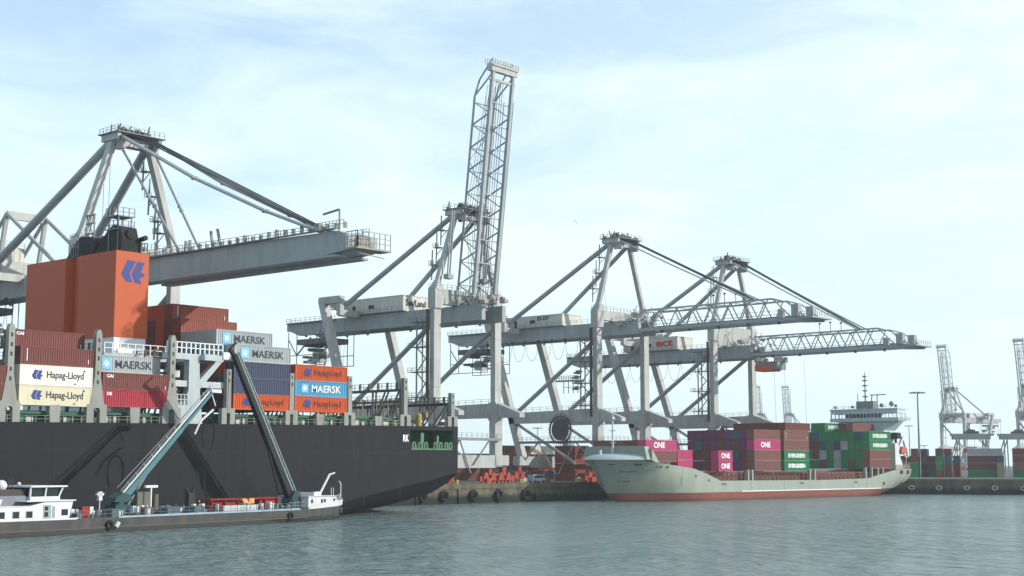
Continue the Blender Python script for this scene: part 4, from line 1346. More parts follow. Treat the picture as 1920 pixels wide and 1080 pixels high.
# deck posts, rails and lashing gear
for s in (59.5, 61.4, 89.0, 91.4, 118.6, 122.0, 125.5, 128.3):
    b = MB(); b.box(-1.1, -.3, s-.3, s+.3, ztop(s)-.1, 7.8 if s < 118 else 8.3)
    b.build('deck_post', COASTG, fe)
b = MB()
s = 46
while s < 121: b.beam((-.6, s, 4.8), (-.6, s, 6.9), .14, .14); s += 2.1
b.beam((-.6, 46, 6.9), (-.6, 121, 6.9), .14, .14); b.beam((-.6, 46, 5.9), (-.6, 121, 5.9), .1, .1)
for k in range(40):
    s = 47+k*1.85; b.beam((-2, s, 4.9), (-2.4, s+.6, 7.1), .18, .18)
b.box(-20.5, -2.6, 44, 121, 4.85, 7.1)
b.build('deck_railing', paint('deck_rail_red', (118, 78, 72), .7, .5), fe)
# containers on the feeder ship: local boxes placed through the hull frame
G2 = 'containers on the pale green feeder ship'
cyw, syw = cos(CYAW), sin(CYAW)
def fpos(x, s, z): return (CA[0]+x*cyw-s*syw, CA[1]+x*syw+s*cyw, z)
def feed(row, s, z, colour, label, **k):
    return container(fpos(-.3-2.48*row, s, z), CYAW, colour, label, G2, **k)
rr = random.Random(21)
PK = ['purple', 'brown', 'purple', 'maroon', 'purple', 'maroon', 'magenta', 'brown', 'purple', 'maroon']
# block by the bow
feed(1, 19.0, 9.75, 'brown', 'brown container under the pink lettered one beside the bow breakwater', H=2.7, fine=.5) if False else None
feed(1, 20.0, 9.75, 'dusty', 'brown container under the pink lettered one beside the bow breakwater', H=2.72)
feed(1, 20.0, 12.5, 'magenta', 'pink container with white letters standing nearest the bow', H=2.7, deco='one')
for row in range(2, 8):
    for t in ((0, 1) if row < 4 else (1,)):
        feed(row, 20.0, 9.75+t*2.72, 'dusty' if (row > 3 and t) else rr.choice(['purple', 'maroon', 'brown']), 'dark container end, %s tier, %s row in from the pink lettered bow container' % (ORD[t+1], ORD[row-1]), H=2.7)
feed(1.2, 33.2, 7.5, 'magenta', 'pink container standing low beside the gap behind the bow block, bottom of two', Ln=6.06, H=2.7)
feed(1.2, 33.2, 10.25, 'magenta', 'pink container standing low beside the gap behind the bow block, top of two', Ln=6.06, H=2.6)
for t in range(2):
    feed(0, 46.4, 7.45+t*2.66, 'magenta', '%s short pink container with white letters in front of the wall of dark container ends' % ('lower', 'upper')[t], Ln=6.06, H=2.62, deco='one')
# middle block: four tiers, nine rows; the outermost column carries the lettered sides
def block(s0, rows, tiers, z0, H, outer, prefix, palette):
    for row in range(rows):
        for t in range(tiers):
            if row == 0:
                c, dco, nm = outer[t]
            else:
                c, dco = rr.choice(palette), None
                nm = '%s container end, %s tier, %s row in, %s' % (CN[c], ORD[t+1], ORD[row+1], prefix)
            feed(row, s0, z0+t*H, c, nm, H=H-.02, deco=dco)
block(62.4, 9, 4, 7.45, 2.76, [('dusty', None, 'rust brown container, bottom of the stack with the single pink lettered one'),
    ('dusty', None, 'rust brown container directly under the single pink lettered one amidships'),
    ('magenta', 'one', 'pink container with white letters, third tier amidships between brown ones'),
    ('dusty', None, 'rust brown container on top of the pink lettered one amidships')], 'middle block', ['purple', 'plum', 'brown', 'purple', 'plum', 'plum', 'brown', 'purple', 'teal', 'plum', 'maroon'])
block(76.4, 2, 4, 7.45, 2.76, [('green', 'evergreen', 'green lettered container, bottom of the stack next to the pink lettered stack'),
    ('green', 'evergreen', 'green lettered container second from the bottom, under two brown ones'),
    ('dusty', None, 'rust brown container lying on two green lettered ones'),
    ('dusty', 'marks', 'rust brown container topping the stack whose two lowest are green')], 'behind the green lettered pair', ['brown', 'maroon', 'teal', 'brown'])
for row in range(0, 7):
    feed(row, 77.2, 18.5, 'brown', 'low dark brown container, %s row in, on top of the block with the green pair' % ORD[row+1], H=2.1)
block(121.0, 9, 4, 7.95, 2.76, [('dusty', None, 'rust brown container, bottom of the aft stack beside the white davit'),
    ('dusty', None, 'rust brown container under the green lettered pair of the aft stack'),
    ('green', 'evergreen', 'green lettered container, third tier of the aft stack'),
    ('green', 'evergreen', 'green lettered container topping the aft stack, below the bridge')], 'aft block below the bridge', ['green', 'green', 'green', 'grey', 'maroon', 'teal', 'brown', 'green', 'green', 'navy'])
feed(6.1, 121.0, 19.0, 'green', 'green lettered container raised one tier above the aft block, below the bridge wing', H=2.7, deco='evergreen')
feed(7.1, 121.0, 19.0, 'green', 'green container end beside the raised lettered one of the aft block', H=2.7)
feed(2.2, 121.0, 19.0, 'dusty', 'rust brown container raised above the aft block just under the bridge windows', H=2.4)
feed(3.2, 121.0, 19.0, 'brown', 'dark brown container end raised above the aft block under the bridge windows', H=2.4)
# superstructure
b = MB()
b.box(-17.5, -4.5, 136.5, 143.5, 7.8, 19.5)
b.prism([(-17.5, 19.5), (-4.5, 19.5), (-1.5, 22.3), (-20.5, 22.3)], 'y', 136.6, 143.4)
b.build('accommodation', COASTL, fe)
b = MB()
b.box(-22.8, .8, 135.8, 141.2, 22.3, 23.4); b.box(-22.6, .6, 135.9, 141.1, 24.7, 25.9); b.box(-22.9, .9, 135.7, 141.3, 25.9, 26.2)
for k in range(19): x = -22.4+k*1.25; b.box(x, x+.16, 135.95, 136.15, 23.4, 24.7)
for y in (135.9, 138.4, 140.9): b.box(.4, .6, y, y+.2, 23.4, 24.7); b.box(-22.6, -22.4, y, y+.2, 23.4, 24.7)
b.box(-15, -7, 138, 141, 23.4, 24.7)
wh = b.build('wheelhouse', COASTL, fe)
b = MB(); b.box(-17.5, -5.0, 136.02, 136.05, 23.4, 24.7)
b.build('bridge_window', GLASS, wh)
b = MB()
b.box(-14.2, -8.2, 137.2, 139.4, 26.2, 28.6); b.tube((-11.4, 138, 28.6), (-11.4, 138, 37.6), .22, 8, .12)
for z, l_ in ((30.0, 1.1), (31.8, .8), (33.4, 1.2), (35.0, .9), (36.2, .6)): b.beam((-11.4-l_, 138, z), (-11.4+l_, 138, z), .16, .16); b.box(-11.9, -10.9, 137.6, 138.4, z-.2, z+.3)
b.beam((-14, 138, 28.6), (-14, 138, 31.0), .2, .2); b.beam((-9.6, 138.6, 28.6), (-9.4, 138.6, 30.4), .25, .25); b.beam((-7.6, 138.6, 26.2), (-7.6, 138.6, 30.4), .25, .25)
b.beam((-10, 138.6, 30.5), (-4.6, 138.6, 30.5), .35, .3)
b.build('radar_mast', GREYM, wh)
b = MB()
for x in (-21.5, -15.4, -.4): b.ball((x, 137, 26.9), .5, 8)
b.ball((-2.4, 138, 27.6), .8, 8); b.ball((-5.8, 138, 27.2), .7, 8)
b.build('aerial_dome', paint('dome_grey', (120, 124, 126), .5, .1), wh)
b = MB(); b.rail([(.9, 135.7, 22.3), (1.8, 135.7, 22.3), (1.8, 141.3, 22.3)], h=1.1, t=.1, step=1.2); b.rail([(-22, 135.8, 26.2), (.6, 135.8, 26.2)], h=.9, t=.08, step=2)
b.build('railing', GREYM, wh)
b = MB(); b.box(-3.2, -1.0, 136.8, 139.0, 7.8, 15.6); b.prism([(139, 8), (142, 8), (140.5, 10.5), (139, 14)], 'x', -2.8, -1.2)
b.build('davit_base', WHITE, fe)
b = MB(); b.beam((-1.6, 138.6, 12.8), (-1.6, 142.6, 17.4), .7, .7); b.beam((-1.6, 142.6, 17.4), (-1.6, 145.4, 11.5), .6, .6); b.beam((-1.6, 138.5, 15.5), (-1.6, 144.6, 11.2), .35, .35)
b.build('boat_davit', WHITE, fe)
b = MB(); b.ball((-1.5, 141.4, 12.8), .8, 10, .7); b.prism([(139.8, 12.6), (143.8, 12.6), (143.2, 14.3), (140.4, 14.6)], 'x', -2.5, -.6); b.build('rescue_boat', paint('boat_orange', (176, 92, 76), .5, .2), fe)
b = MB(); b.box(-4.5, -2.2, 140.5, 142.8, 17.0, 18.6); b.box(-5.4, -2.8, 141, 143.5, 18.0, 18.9); b.beam((-3.4, 141.6, 8), (-3.4, 141.6, 17), .5, .5); b.build('exhaust', SOOT, fe)
b = MB()
rr2 = random.Random(4)
for k in range(26):
    x = rr2.uniform(-6, -.8); s = rr2.uniform(139, 145.6); b.beam((x, s, 7.8), (x+rr2.uniform(-.5, .5), s+rr2.uniform(-.8, .8), 7.8+rr2.uniform(1, 5)), .15, .15)
b.rail([(-.8, 137, 7.9), (-1.2, 145.8, 7.9), (-12, 145.8, 7.9)], h=1.2, t=.12, step=1)
b.build('stern_railing', paint('stern_rail_buff', (186, 176, 156), .6, .4), fe)
for s in (139.4, 143.9): onhull('mooring_opening', rect(1.9, 1.15, DARK, 'mooring_opening'), s, 6.9, 1.9)

# ------------------------------------------------------------------ bunker barge in front of the big ship
# local: +Y from stern to bow along the near side, +X outboard
BA = (-165.4, 94.6); BYAW = radians(11.73)
bg_ = empty('bunker_barge', (BA[0], BA[1], 0), BYAW)
tag(bg_, 'low dark bunker barge with white wheelhouse moored against the big dark hull', 'barge')
bw = 11.4
def bz(s):
    if s < 13: return 1.75+.02*(13-s)
    if s < 60: return 1.95-.0*s
    return 1.95+.35*((s-60)/13)
st = [(-30, 1), (0, 1), (13, 1), (30, 1), (50, 1), (62, 1), (67, .93), (71.5, .78), (75, .52), (77.3, .22), (78.2, .03)]
b = MB(); vs = []
for s, f in st:
    hb = bw/2*f; hl = hb*(1 if s < 62 else .86); ds = 0 if s < 62 else -(s-62)*.09
    vs += [(-bw/2+hb, s, bz(s)), (-bw/2+hb*.995, s+ds*.4, .9), (-bw/2+hl, s+ds, -1), (-bw/2-hl, s+ds, -1), (-bw/2-hb, s+ds*.4, .9), (-bw/2-hb, s, bz(s))]
fs = []
for i in range(len(st)-1):
    for k in range(6):
        fs.append((i*6+k, i*6+(k+1) % 6, (i+1)*6+(k+1) % 6, (i+1)*6+k))
b.add(vs, fs); b.add(vs[:6], [(0,1,2,3,4,5)]); b.add(vs[-6:], [(5,4,3,2,1,0)])
bh = b.build('hull', BARGE, bg_)
b = MB()
b.box(-.02, .14, -30, 62, .62, .78); b.box(-bw+.1, -.1, 13.2, 60.5, 1.96, 2.02)
b.build('rubbing_strake', paint('strake_pale', (84, 82, 78), .7, .4), bh)
b = MB(); b.box(-.05, .12, 20, 60, 1.9, 2.18); b.build('coaming', paint('coaming_bluegrey', (140, 158, 172), .5, .5), bh)
# bow bulwark
b = MB(); vs = []; pts = [(62, 1, 2.15), (64, 1, 2.6), (67, .93, 3.0), (71.5, .78, 3.15), (75, .52, 3.25), (77.3, .24, 3.35), (78.4, .03, 3.4)]
for sg in (1, -1):
    v = []
    for s, f, z in pts: hb = bw/2*f; v += [(-bw/2+sg*(hb+.05), s+.1, bz(s)-.05), (-bw/2+sg*(hb+.15), s+.2, z)]
    fs = [(2*i, 2*i+2, 2*i+3, 2*i+1) for i in range(len(pts)-1)]
    b.add(v, fs if sg > 0 else [q[::-1] for q in fs])
b.build('bow_bulwark', WHITE, bg_)
# draught letters
me = text_mesh('VT', 1.5, .9, WHITET, .03)
place_mesh('lettering', me, bh, (-2.55, 74.9, 1.35), pi/2-radians(-33))
me = text_mesh('VLISSINGEN', 3.0, .28, NAVYT, .01)
# accommodation aft
b = MB()
b.prism([(-30, 1.9), (12.0, 1.9), (12.7, 4.35), (8, 4.3), (5.2, 3.75), (-30, 3.75)], 'x', -9.6, -.9)
ac = b.build('accommodation', WHITE, bg_)
b = MB()
b.box(-.35, -.02, -30, 11.6, 1.5, 2.15); b.prism([(11.6, 1.5), (11.6, 2.15), (13.0, 2.15)], 'x', -.35, -.02)
b.box(-9.9, -.6, 4.6, 12.9, 4.35, 4.5); b.box(-9.7, -.8, -30, 5.0, 3.76, 3.86)
b.build('white_belting', WHITE, ac)
for s in (-14, -9, -4, .9, 3.2, 5.35):
    b = MB(); b.box(-.9, -.86, s-.55, s+.45, 2.35, 3.15); w_ = b.build('window', GLASS, ac)
    b = MB(); b.box(-.9, -.84, s-.62, s-.55, 2.28, 3.22); b.box(-.9, -.84, s+.45, s+.52, 2.28, 3.22); b.box(-.9, -.84, s-.55, s+.45, 3.15, 3.22); b.build('frame', paint('frame_grey', (150, 156, 160), .5, .1), w_)
b = MB(); b.box(-.9, -.85, 7.6, 8.9, 2.2, 3.9); b.box(-.9, -.86, 9.1, 9.6, 2.2, 3.7); b.build('door', paint('door_grey', (130, 142, 140), .5, .2), ac)
b = MB(); b.box(-.86, -.84, 7.8, 8.4, 2.4, 3.0); b.box(-.86, -.84, 7.8, 8.4, 3.2, 3.7); b.build('door_window', GLASS, ac)
b = MB(); b.box(-.9, -.85, 10.7, 11.8, 2.5, 3.3); b.build('window', GLASS, ac)
# wheelhouse
b = MB()
b.box(-8.2, -2.2, 6.6, 11.6, 4.5, 4.95)
b.prism([(6.2, 6.15), (12.4, 6.15), (12.4, 6.35), (6.2, 6.35)], 'x', -8.8, -1.7)
for s0, s1 in ((6.6, 6.5), (9.1, 9.1), (11.5, 12.0)):
    b.beam((-2.3, s0, 4.95), (-2.1, s1, 6.2), .2, .2); b.beam((-8.1, s0, 4.95), (-8.3, s1, 6.2), .2, .2)
wh2 = b.build('wheelhouse', WHITE, bg_)
b = MB(); b.prism([(6.75, 4.95), (11.4, 4.95), (11.8, 6.15), (6.7, 6.15)], 'x', -8.0, -2.38); b.build('wheelhouse_window', GLASS, wh2)
b = MB(); b.box(-8, -2.6, 1.6, 6.2, 3.8, 5.1); b.build('aft_cabin', paint('cabin_grey', (116, 118, 126), .5, .3), bg_)
b = MB()
b.box(-7.8, -3, 2.2, 6.4, 5.1, 5.9)
for s in (-.8, .1, 1.9, 4.6, 5.2): b.beam((-4, s, 4), (-4, s, 7.0+.3*(s > 1)), .09, .09)
b.build('aft_deckhouse', paint('aft_dark', (70, 62, 62), .6, .4), bg_)
b = MB(); b.ball((-4, 3.4, 6.4), .72, 14); b.ball((-3.6, 5.9, 6.6), .25, 8); b.ball((-4.4, .9, 4.9), .25, 8); b.ball((-4.4, 0.6, 6.3), .22, 8); b.build('aerial_dome', WHITE, bg_)
b = MB(); b.prism([(-4.5, 4.4), (-1.2, 4.6), (-1.8, 5.6), (-4.5, 5.2)], 'x', -4, -3.85); b.build('ensign', RED, bg_)
b = MB(); b.beam((-4, -1.0, 3.8), (-4, -2.4, 6.2), .1, .1); b.prism([(-4, 3.9), (1.2, 3.9), (1.6, 4.7), (-4, 4.4)], 'x', -3.4, -1.6); b.build('dinghy', WHITE, bg_)
# deck gear between wheelhouse and bow
rr = random.Random(33)
PGB = paint('pipe_grey', (96, 108, 110), .6, .6, (60, 58, 56))
for k in range(90):
    b = MB()
    s = rr.uniform(13.5, 61); x = rr.uniform(-10, -.8); z = 2.0; h__ = rr.uniform(.3, 1.2); s_ = rr.uniform(.06, .5)
    if k % 3: b.beam((x, s, z), (x, s, z+h__+.3), .1+.06*rr.random(), .12)
    else: b.box(x-s_, x+s_, s-s_, s+s_, z, z+h__)
    b.build('deck_fitting', PGB, bg_)
b = MB()
for x in (-3.0, -5.2, -7.4): b.tube((x, 24, 2.35), (x, 60, 2.35), .16, 6)
b.rail([(-.5, 13.5, 2.0), (-.5, 60.5, 2.0)], h=1.0, t=.06, step=1.5)
b.build('deck_piping', paint('pipe_grey', (96, 108, 110), .6, .6, (60, 58, 56)), bg_)
rr = random.Random(34)
for k in range(50):
    b = MB(); s = rr.uniform(14, 60); x = rr.uniform(-6, -.8); s_ = rr.uniform(.08, .3); b.box(x-s_, x+s_, s-s_, s+s_, 2.2, 2.2+rr.uniform(.4, 1.2))
    b.build('valve_fitting', WHITE, bg_)
for s, wd in ((30.5, 2.6), (36.0, 2.2), (19.5, 1.4)):
    b = MB(); b.box(-2.6, -.7, s, s+wd, 2.0, 3.1); b.build('deck_box', BDECK, bg_)
for bx_ in ((-2.4, -1.8, 15.2, 16.6, 2.1, 3.5), (-3, -2.4, 27.4, 29.4, 2.1, 3.1)):
    b = MB(); b.box(*bx_); b.build('hose_cabinet', RED, bg_)
b = MB(); b.beam((-3.4, 29.8, 2), (-3.4, 29.8, 5.9), .22, .22); b.box(-3.6, -3.2, 28.6, 31.0, 5.8, 6.15); b.beam((-3, 19.5, 2), (-3, 19.5, 4.2), .1, .1); b.box(-3.2, -2.8, 19.2, 19.8, 4.2, 5.4); b.box(-3.2, -2.8, 18.9, 20.1, 4.9, 5.2)
b.build('searchlight', WHITE, bg_)
b = MB(); b.box(-6, -4.4, 28.2, 31.0, 2, 5.2); b.tube((-5, 32.4, 2), (-5, 32.4, 4.8), .5, 10); b.build('pump_house', paint('pump_olive', (96, 98, 86), .7, .5), bg_)
# hose rack (red frame) with white panel
b = MB()
for s in (42.0, 45.0, 48, 51, 54.5, 57.6): b.box(-5.2, -4.8, s, s+.3, 2.0, 3.9); b.box(-2.9, -2.6, s, s+.2, 2.0, 3.8)
b.box(-5.3, -2.5, 41.6, 49.0, 3.75, 3.95); b.box(-5.3, -2.5, 51.6, 58.0, 3.75, 3.95); b.box(-5.0, -3.0, 41.8, 48, 2.6, 3.4); b.box(-4.8, -3.0, 53.6, 57.8, 2.4, 3.6)
b.build('hose_rack', RED, bg_)
b = MB(); b.prism([(48.2, 3.9), (49.4, 3.9), (50.6, 2.6), (49.6, 2.6)], 'x', -2.4, -2.1); b.box(-2.6, -2.2, 50.2, 51.4, 3.1, 3.9); b.build('folded_hose', paint('hose_buff', (214, 150, 100), .6, .3), bg_)
b = MB(); b.box(-1.0, -.92, 42.6, 50.8, 2.2, 3.0); pn = b.build('name_board', WHITE, bg_)
b = MB()
for s in (42.62, 46.6, 50.7): b.box(-.925, -.9, s, s+.06, 2.2, 3.0)
for k in range(14):
    s = 43.0+k*.55; b.box(-.92, -.915, s, s+.3, 2.52, 2.66+.03*(k % 3))
b.build('board_lettering', paint('grey_lettering', (150, 150, 152), .5, 0), pn)
b = MB(); b.box(-6, -5.2, 39.8, 41.2, 2, 4.9); b.beam((-5.6, 40, 4.9), (-5.6, 39.6, 5.5), .3, .3); b.beam((-5.6, 41, 4.9), (-5.6, 41.3, 5.5), .3, .3)
for s in (39.0, 42.5, 44.0): b.beam((-6, s, 2), (-6.2, s+.3, 8.4), .07, .07)
b.build('manifold', DARK, bg_)
# forward house
b = MB(); b.box(-8.6, -2.4, 65.4, 73.2, 2.1, 3.85); b.box(-7.6, -3.4, 68.2, 69.8, 3.85, 4.5); b.box(-8.8, -2.2, 65.2, 73.4, 3.85, 3.95)
fh2 = b.build('forward_house', WHITE, bg_)
for s in (66.1, 68.8, 69.6, 72.2):
    b = MB(); b.box(-2.4, -2.36, s, s+.5, 2.8, 3.4); b.build('window', GLASS, fh2)
b = MB(); b.tube((-4, 70.3, 3.9), (-4, 73.3, 7.5), .2, 8); b.tube((-4, 70.2, 3.9), (-4, 70.2, 4.6), .5, 8); b.box(-4.4, -3.6, 68.9, 70.1, 4.0, 4.6)
b.beam((-4, 73.1, 7.4), (-4, 74.7, 7.7), .2, .2); b.tube((-4, 76.5, 3.2), (-4, 76.5, 5.8), .09, 6); b.tube((-4, 76.5, 5.8), (-4, 76.0, 6.3), .1, 6)
b.tube((-4, 73.8, 3.9), (-4, 73.8, 5.2), .06, 5); b.tube((-4, 74.4, 3.9), (-4, 74.4, 5.2), .06, 5)
b.build('small_deck_crane', WHITE, bg_)
b = MB(); b.rail([(-1.6, 72.5, 3.1), (-4.4, 77.0, 3.3)], h=1.0, t=.07, step=.8); b.rail([(-.6, 58, 2.1), (-.6, 62, 2.1)], h=1.0, t=.08, step=.8); b.build('railing', GREYM, bg_)
# fenders on the barge side
b = MB()
for s in (19.6,): b.tube((.25, s-.25, .7), (.25, s+.25, 1.3), .34, 10)
b.build('pear_fender', paint('fender_pale', (186, 184, 176), .6, .2), bh)
for s in (57.5, 18.3):
    o = bpy.data.objects.new('tyre_fender', f0.data); COL.objects.link(o); o.parent = bh; o.location = (.2, s, 1.0); o.scale = (.4, .5, .5)
# teal bunker boom, raised towards the ship
b = MB(); b.box(-6.0, -4.0, 23.6, 26.4, 2.0, 3.5); b.tube((-5, 25, 3.5), (-5, 25, 4.0), .9, 12); b.prism([(23.4, 3.9), (27.0, 3.9), (26.6, 4.8), (25.2, 5.2), (23.8, 4.5)], 'x', -5.9, -4.1)
b.build('boom_pedestal', TEALD, bg_)
p, q = Vector((-5, 26.0, 4.4)), Vector((-5, 44.4, 20.3))
dv = (q-p).normalized(); up = Vector((0, -dv.z, dv.y))
b = MB(); b.beam(p, p+(q-p)*.62, .8, .9, .7, .65, up=up); b.beam(p+(q-p)*.5-up*.1, q, .5, .5, .4, .4, up=up)
b.build('bunker_boom', TEAL, bg_)
b = MB(); b.beam(p+up*.62, q+up*.45, .22, .22, up=up)
for k in range(1, 12): b.beam(p+(q-p)*(k/12)+up*.4, p+(q-p)*(k/12)+up*1.3, .06, .06)
b.build('hose_pipe', WHITE, bg_)
b = MB(); b.tube(p+up*1.3+Vector((.3, 0, 0)), q+up*1.0, .07, 5); b.tube(p+up*1.9, p+(q-p)*.95+up*.9, .06, 5)
b.tube(Vector((-5, 26.8, 3.2)), p+(q-p)*.22-up*.5, .16, 6)
b.build('boom_rigging', GREYM, bg_)
b = MB(); b.box(-5.5, -4.5, 43.6, 45.8, 20.0, 20.5); b.rail([(-4.6, 43.8, 20.5), (-4.6, 45.6, 20.5)], h=.9, t=.08, step=.6)
b.beam((-5, 44.0, 20.0), (-5, 45.0, 18.0), .15, .15)
q2 = Vector((-5, 40.5, 13.6)); b.tube(q2, q2+Vector((0, 1.2, 2.0)), .16, 6); b.tube(q2+Vector((0, 1.2, 2.0)), q2+Vector((0, 4.0, 3.8)), .18, 6)
b.build('boom_head', WHITE, bg_)
b = MB(); c = Vector((-5, 43.6, 15.8)); pts = [c+Vector((0, 1.3*sin(t)*1.0, -2.2+2.6*cos(t))) for t in [x*.35 for x in range(-7, 9)]]
b.path(pts, .13, 6); b.build('loading_hose', RUBBER, bg_)
# dark boom leaning aft, reaching over the deck of the ship
b = MB(); b.box(-6.2, -3.8, 63.2, 65.6, 2.0, 3.4); b.prism([(62.8, 3.0), (66.2, 3.0), (65.0, 4.8), (63.8, 4.8)], 'x', -6, -4)
b.build('boom_pedestal', TEALD, bg_)
p, q = Vector((-5, 64.3, 3.2)), Vector((-5, 49.2, 26.0))
dv = (q-p).normalized(); up = Vector((0, dv.z, -dv.y))
DT = paint('boom_dark_teal', (24, 28, 32), .5, .2)  # even dark paint of the second boom and its rigging
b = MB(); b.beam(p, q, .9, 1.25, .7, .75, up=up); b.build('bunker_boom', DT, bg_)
b = MB(); b.beam(p+up*1.05, q+up*.7, .35, .3, up=up); b.beam(p+up*1.7, q+up*1.2, .25, .2, up=up)
for k in range(1, 22): b.beam(p+(q-p)*(k/22)+up*.9, p+(q-p)*((k+.5)/22)+up*1.55, .1, .1)
b.build('hose_pipe', paint('pipe_sage', (122, 136, 132), .5, .3), bg_)
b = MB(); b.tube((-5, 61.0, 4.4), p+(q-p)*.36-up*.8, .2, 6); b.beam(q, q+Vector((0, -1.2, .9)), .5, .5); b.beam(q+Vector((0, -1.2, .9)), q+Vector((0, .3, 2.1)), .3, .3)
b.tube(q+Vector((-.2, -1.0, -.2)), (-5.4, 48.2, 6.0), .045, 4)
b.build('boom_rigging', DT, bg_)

# ------------------------------------------------------------------ quay traffic and yard
def van(loc, rz, mat, label):
    r = empty('van', loc, rz); tag(r, label, 'van')
    b = MB(); b.prism([(-2.5, .45), (2.4, .45), (2.5, 1.0), (1.7, 1.25), (1.0, 2.0), (-2.4, 2.05), (-2.5, 1.2)], 'y', -.95, .95); bd = b.build('body', mat, r)
    b = MB(); b.prism([(1.05, 1.25), (1.6, 1.25), (.95, 1.85), (-2.0, 1.9), (-2.0, 1.25)], 'y', -.965, .965); b.build('window', GLASS, r)
    for x in (-1.6, 1.6):
        for y in (-.85, .85):
            b = MB(); b.tube((x, y-.12, .36), (x, y+.12, .36), .36, 12); b.build('wheel', RUBBER, r)
van((-233.9, 279.5, QZ), radians(90), paint('van_silver', (150, 162, 174), .3, .1), 'silver van parked at the quay edge by the orange bogies')
# stack of flat racks / orange stack between cranes
G3 = 'containers stacked in the yard behind the cranes'
def yard(x, y, z, c, lab, rz=0, **k): return container((x, y, z), rz, c, lab, G3, **k)
rr = random.Random(3)
for t in range(4):
    for r_ in range(3):
        yard(-251.5-2.5*r_, 317.4, QZ+.02+t*2.45, 'rust' if t % 2 == 0 else 'brown', '%s container in the short stack before the green bow, %s tier, %s row' % (('rust red', 'brown')[t % 2], ORD[t+1], ORD[r_+1]), Ln=6.06, H=2.43)
pal = ['rust', 'maroon', 'brown', 'orange', 'brown', 'tan', 'grey', 'navy', 'white', 'teal']
n_ = 0
for bx in range(4):
    for j in range(9):
        y = 250+bx*42+(j//3)*13
        x = -284-(j % 3)*2.6-bx*3
        for t in range(3 if (j+bx) % 3 else 4):
            if n_ > 60 or j % 3 == 2: break
            n_ += 1
            c = rr.choice(pal)
            yard(x, y, QZ+.02+t*2.6, c, '%s container behind the crane legs: %s block, %s bay, %s row, %s tier' % (CN[c], ORD[bx+1], ORD[j//3+1], ORD[j % 3+1], ORD[t+1]))
# yard on the far quay
G4 = 'containers stacked on the far quay'
pal = ['maroon', 'brown', 'green', 'teal', 'brown', 'grey', 'tan', 'navy', 'maroon', 'green', 'dusty', 'brown', 'plum']
s = 17.0; col_ = 0
while s < 118:
    endon = rr.random() < .78
    wd = 2.6 if endon else 12.4
    nstack = rr.choice((3, 3, 4, 4))
    o_ = rr.uniform(-95, -80)
    for t in range(nstack):
        c = rr.choice(pal); pt = qp(s, o_, QZ+.02+t*2.6)
        container(tuple(pt), (ang-pi if False else (ang+pi/2 if False else ang)) if endon else ang-pi/2, c,
                  '%s container, %s tier of the %s far quay stack beyond the green stern' % (CN[c], ORD[t+1], ORD2(col_+1)), G4)
    s += wd+.25; col_ += 1
    if col_ > 34: break

rr = random.Random(88)
for k in range(10):
    y = 262+k*11+rr.uniform(-3, 3)
    b = MB(); b.box(-.5, .5, -.9, .9, 0, 1.0); b.box(-.3, .3, -.6, .6, 1.0, 1.25)
    o = b.build('quay_power_box', paint('box_weathered', (150, 146, 134), .7, .6) if k % 2 else ORANGE_R)
    o.location = (QE-1.8-rr.random()*1.2, y, QZ)
    tag(o, '%s low service box on the quay edge, %s along from the dark ship stern' % ('weathered grey' if k % 2 else 'rust orange', ORD[k+1]), 'service box', 'low service boxes on the quay edge')
def light_mast(loc, h, label, rz=0):
    r = empty('light_mast', loc, rz); tag(r, label, 'lamp post', 'tall floodlight masts')
    b = MB(); b.tube((0, 0, 0), (0, 0, h), .55, 10, .28); b.box(-.8, .8, -.8, .8, 0, .5); b.build('pole', GREYM, r)
    b = MB(); b.tube((0, 0, h-.3), (0, 0, h+.1), 2.2, 16)
    for k in range(10): a = 2*pi*k/10; b.box(3.0*cos(a)-.45, 3.0*cos(a)+.45, 3.0*sin(a)-.45, 3.0*sin(a)+.45, h-.55, h-.05); b.beam((0, 0, h-.1), (3*cos(a), 3*sin(a), h-.2), .15, .15)
    b.build('lamp_ring', GREYM, r)
def at(px, D):
    t = (px-960)/F
    return (-D*sin(YAW)+D*t*cos(YAW), D*cos(YAW)+D*t*sin(YAW))
for px, D, h, lab in ((1719, 640, 36.5, 'tallest light mast, rising just beyond the stern of the green ship'), (1701, 1150, 35.5, 'thinner distant light mast beside the tallest one'),
                      (1255, 1100, 33, 'slender light mast showing between the crane legs above the pink container'), (1728, 1300, 22, 'short pole beyond the tallest light mast'), (1008, 1000, 30, 'light mast seen between the legs of the third crane')):
    x, y = at(px, D); light_mast((x, y, QZ), h, lab)

# far cranes: copies of the crane with the raised boom
def far_crane(px, D, rz, label):
    c = copy_tree(cr2); x, y = at(px, D)
    c.location = (x, y, QZ); c.rotation_euler = (0, 0, rz); c['label'] = label; c['group'] = 'ship to shore cranes on the far quays'
    return c
far_crane(1762, 1190, radians(-101), 'distant crane with raised boom, standing right of the tallest light mast')
far_crane(1905, 1130, radians(-101), 'distant crane with raised boom, cut by the picture edge')
far_crane(1440, 1780, radians(143), 'faint raised crane boom beyond the brown container blocks, nearer the thick crane leg')
far_crane(1494, 1780, radians(143), 'faint raised crane boom beyond the brown container blocks, nearer the ship bridge')

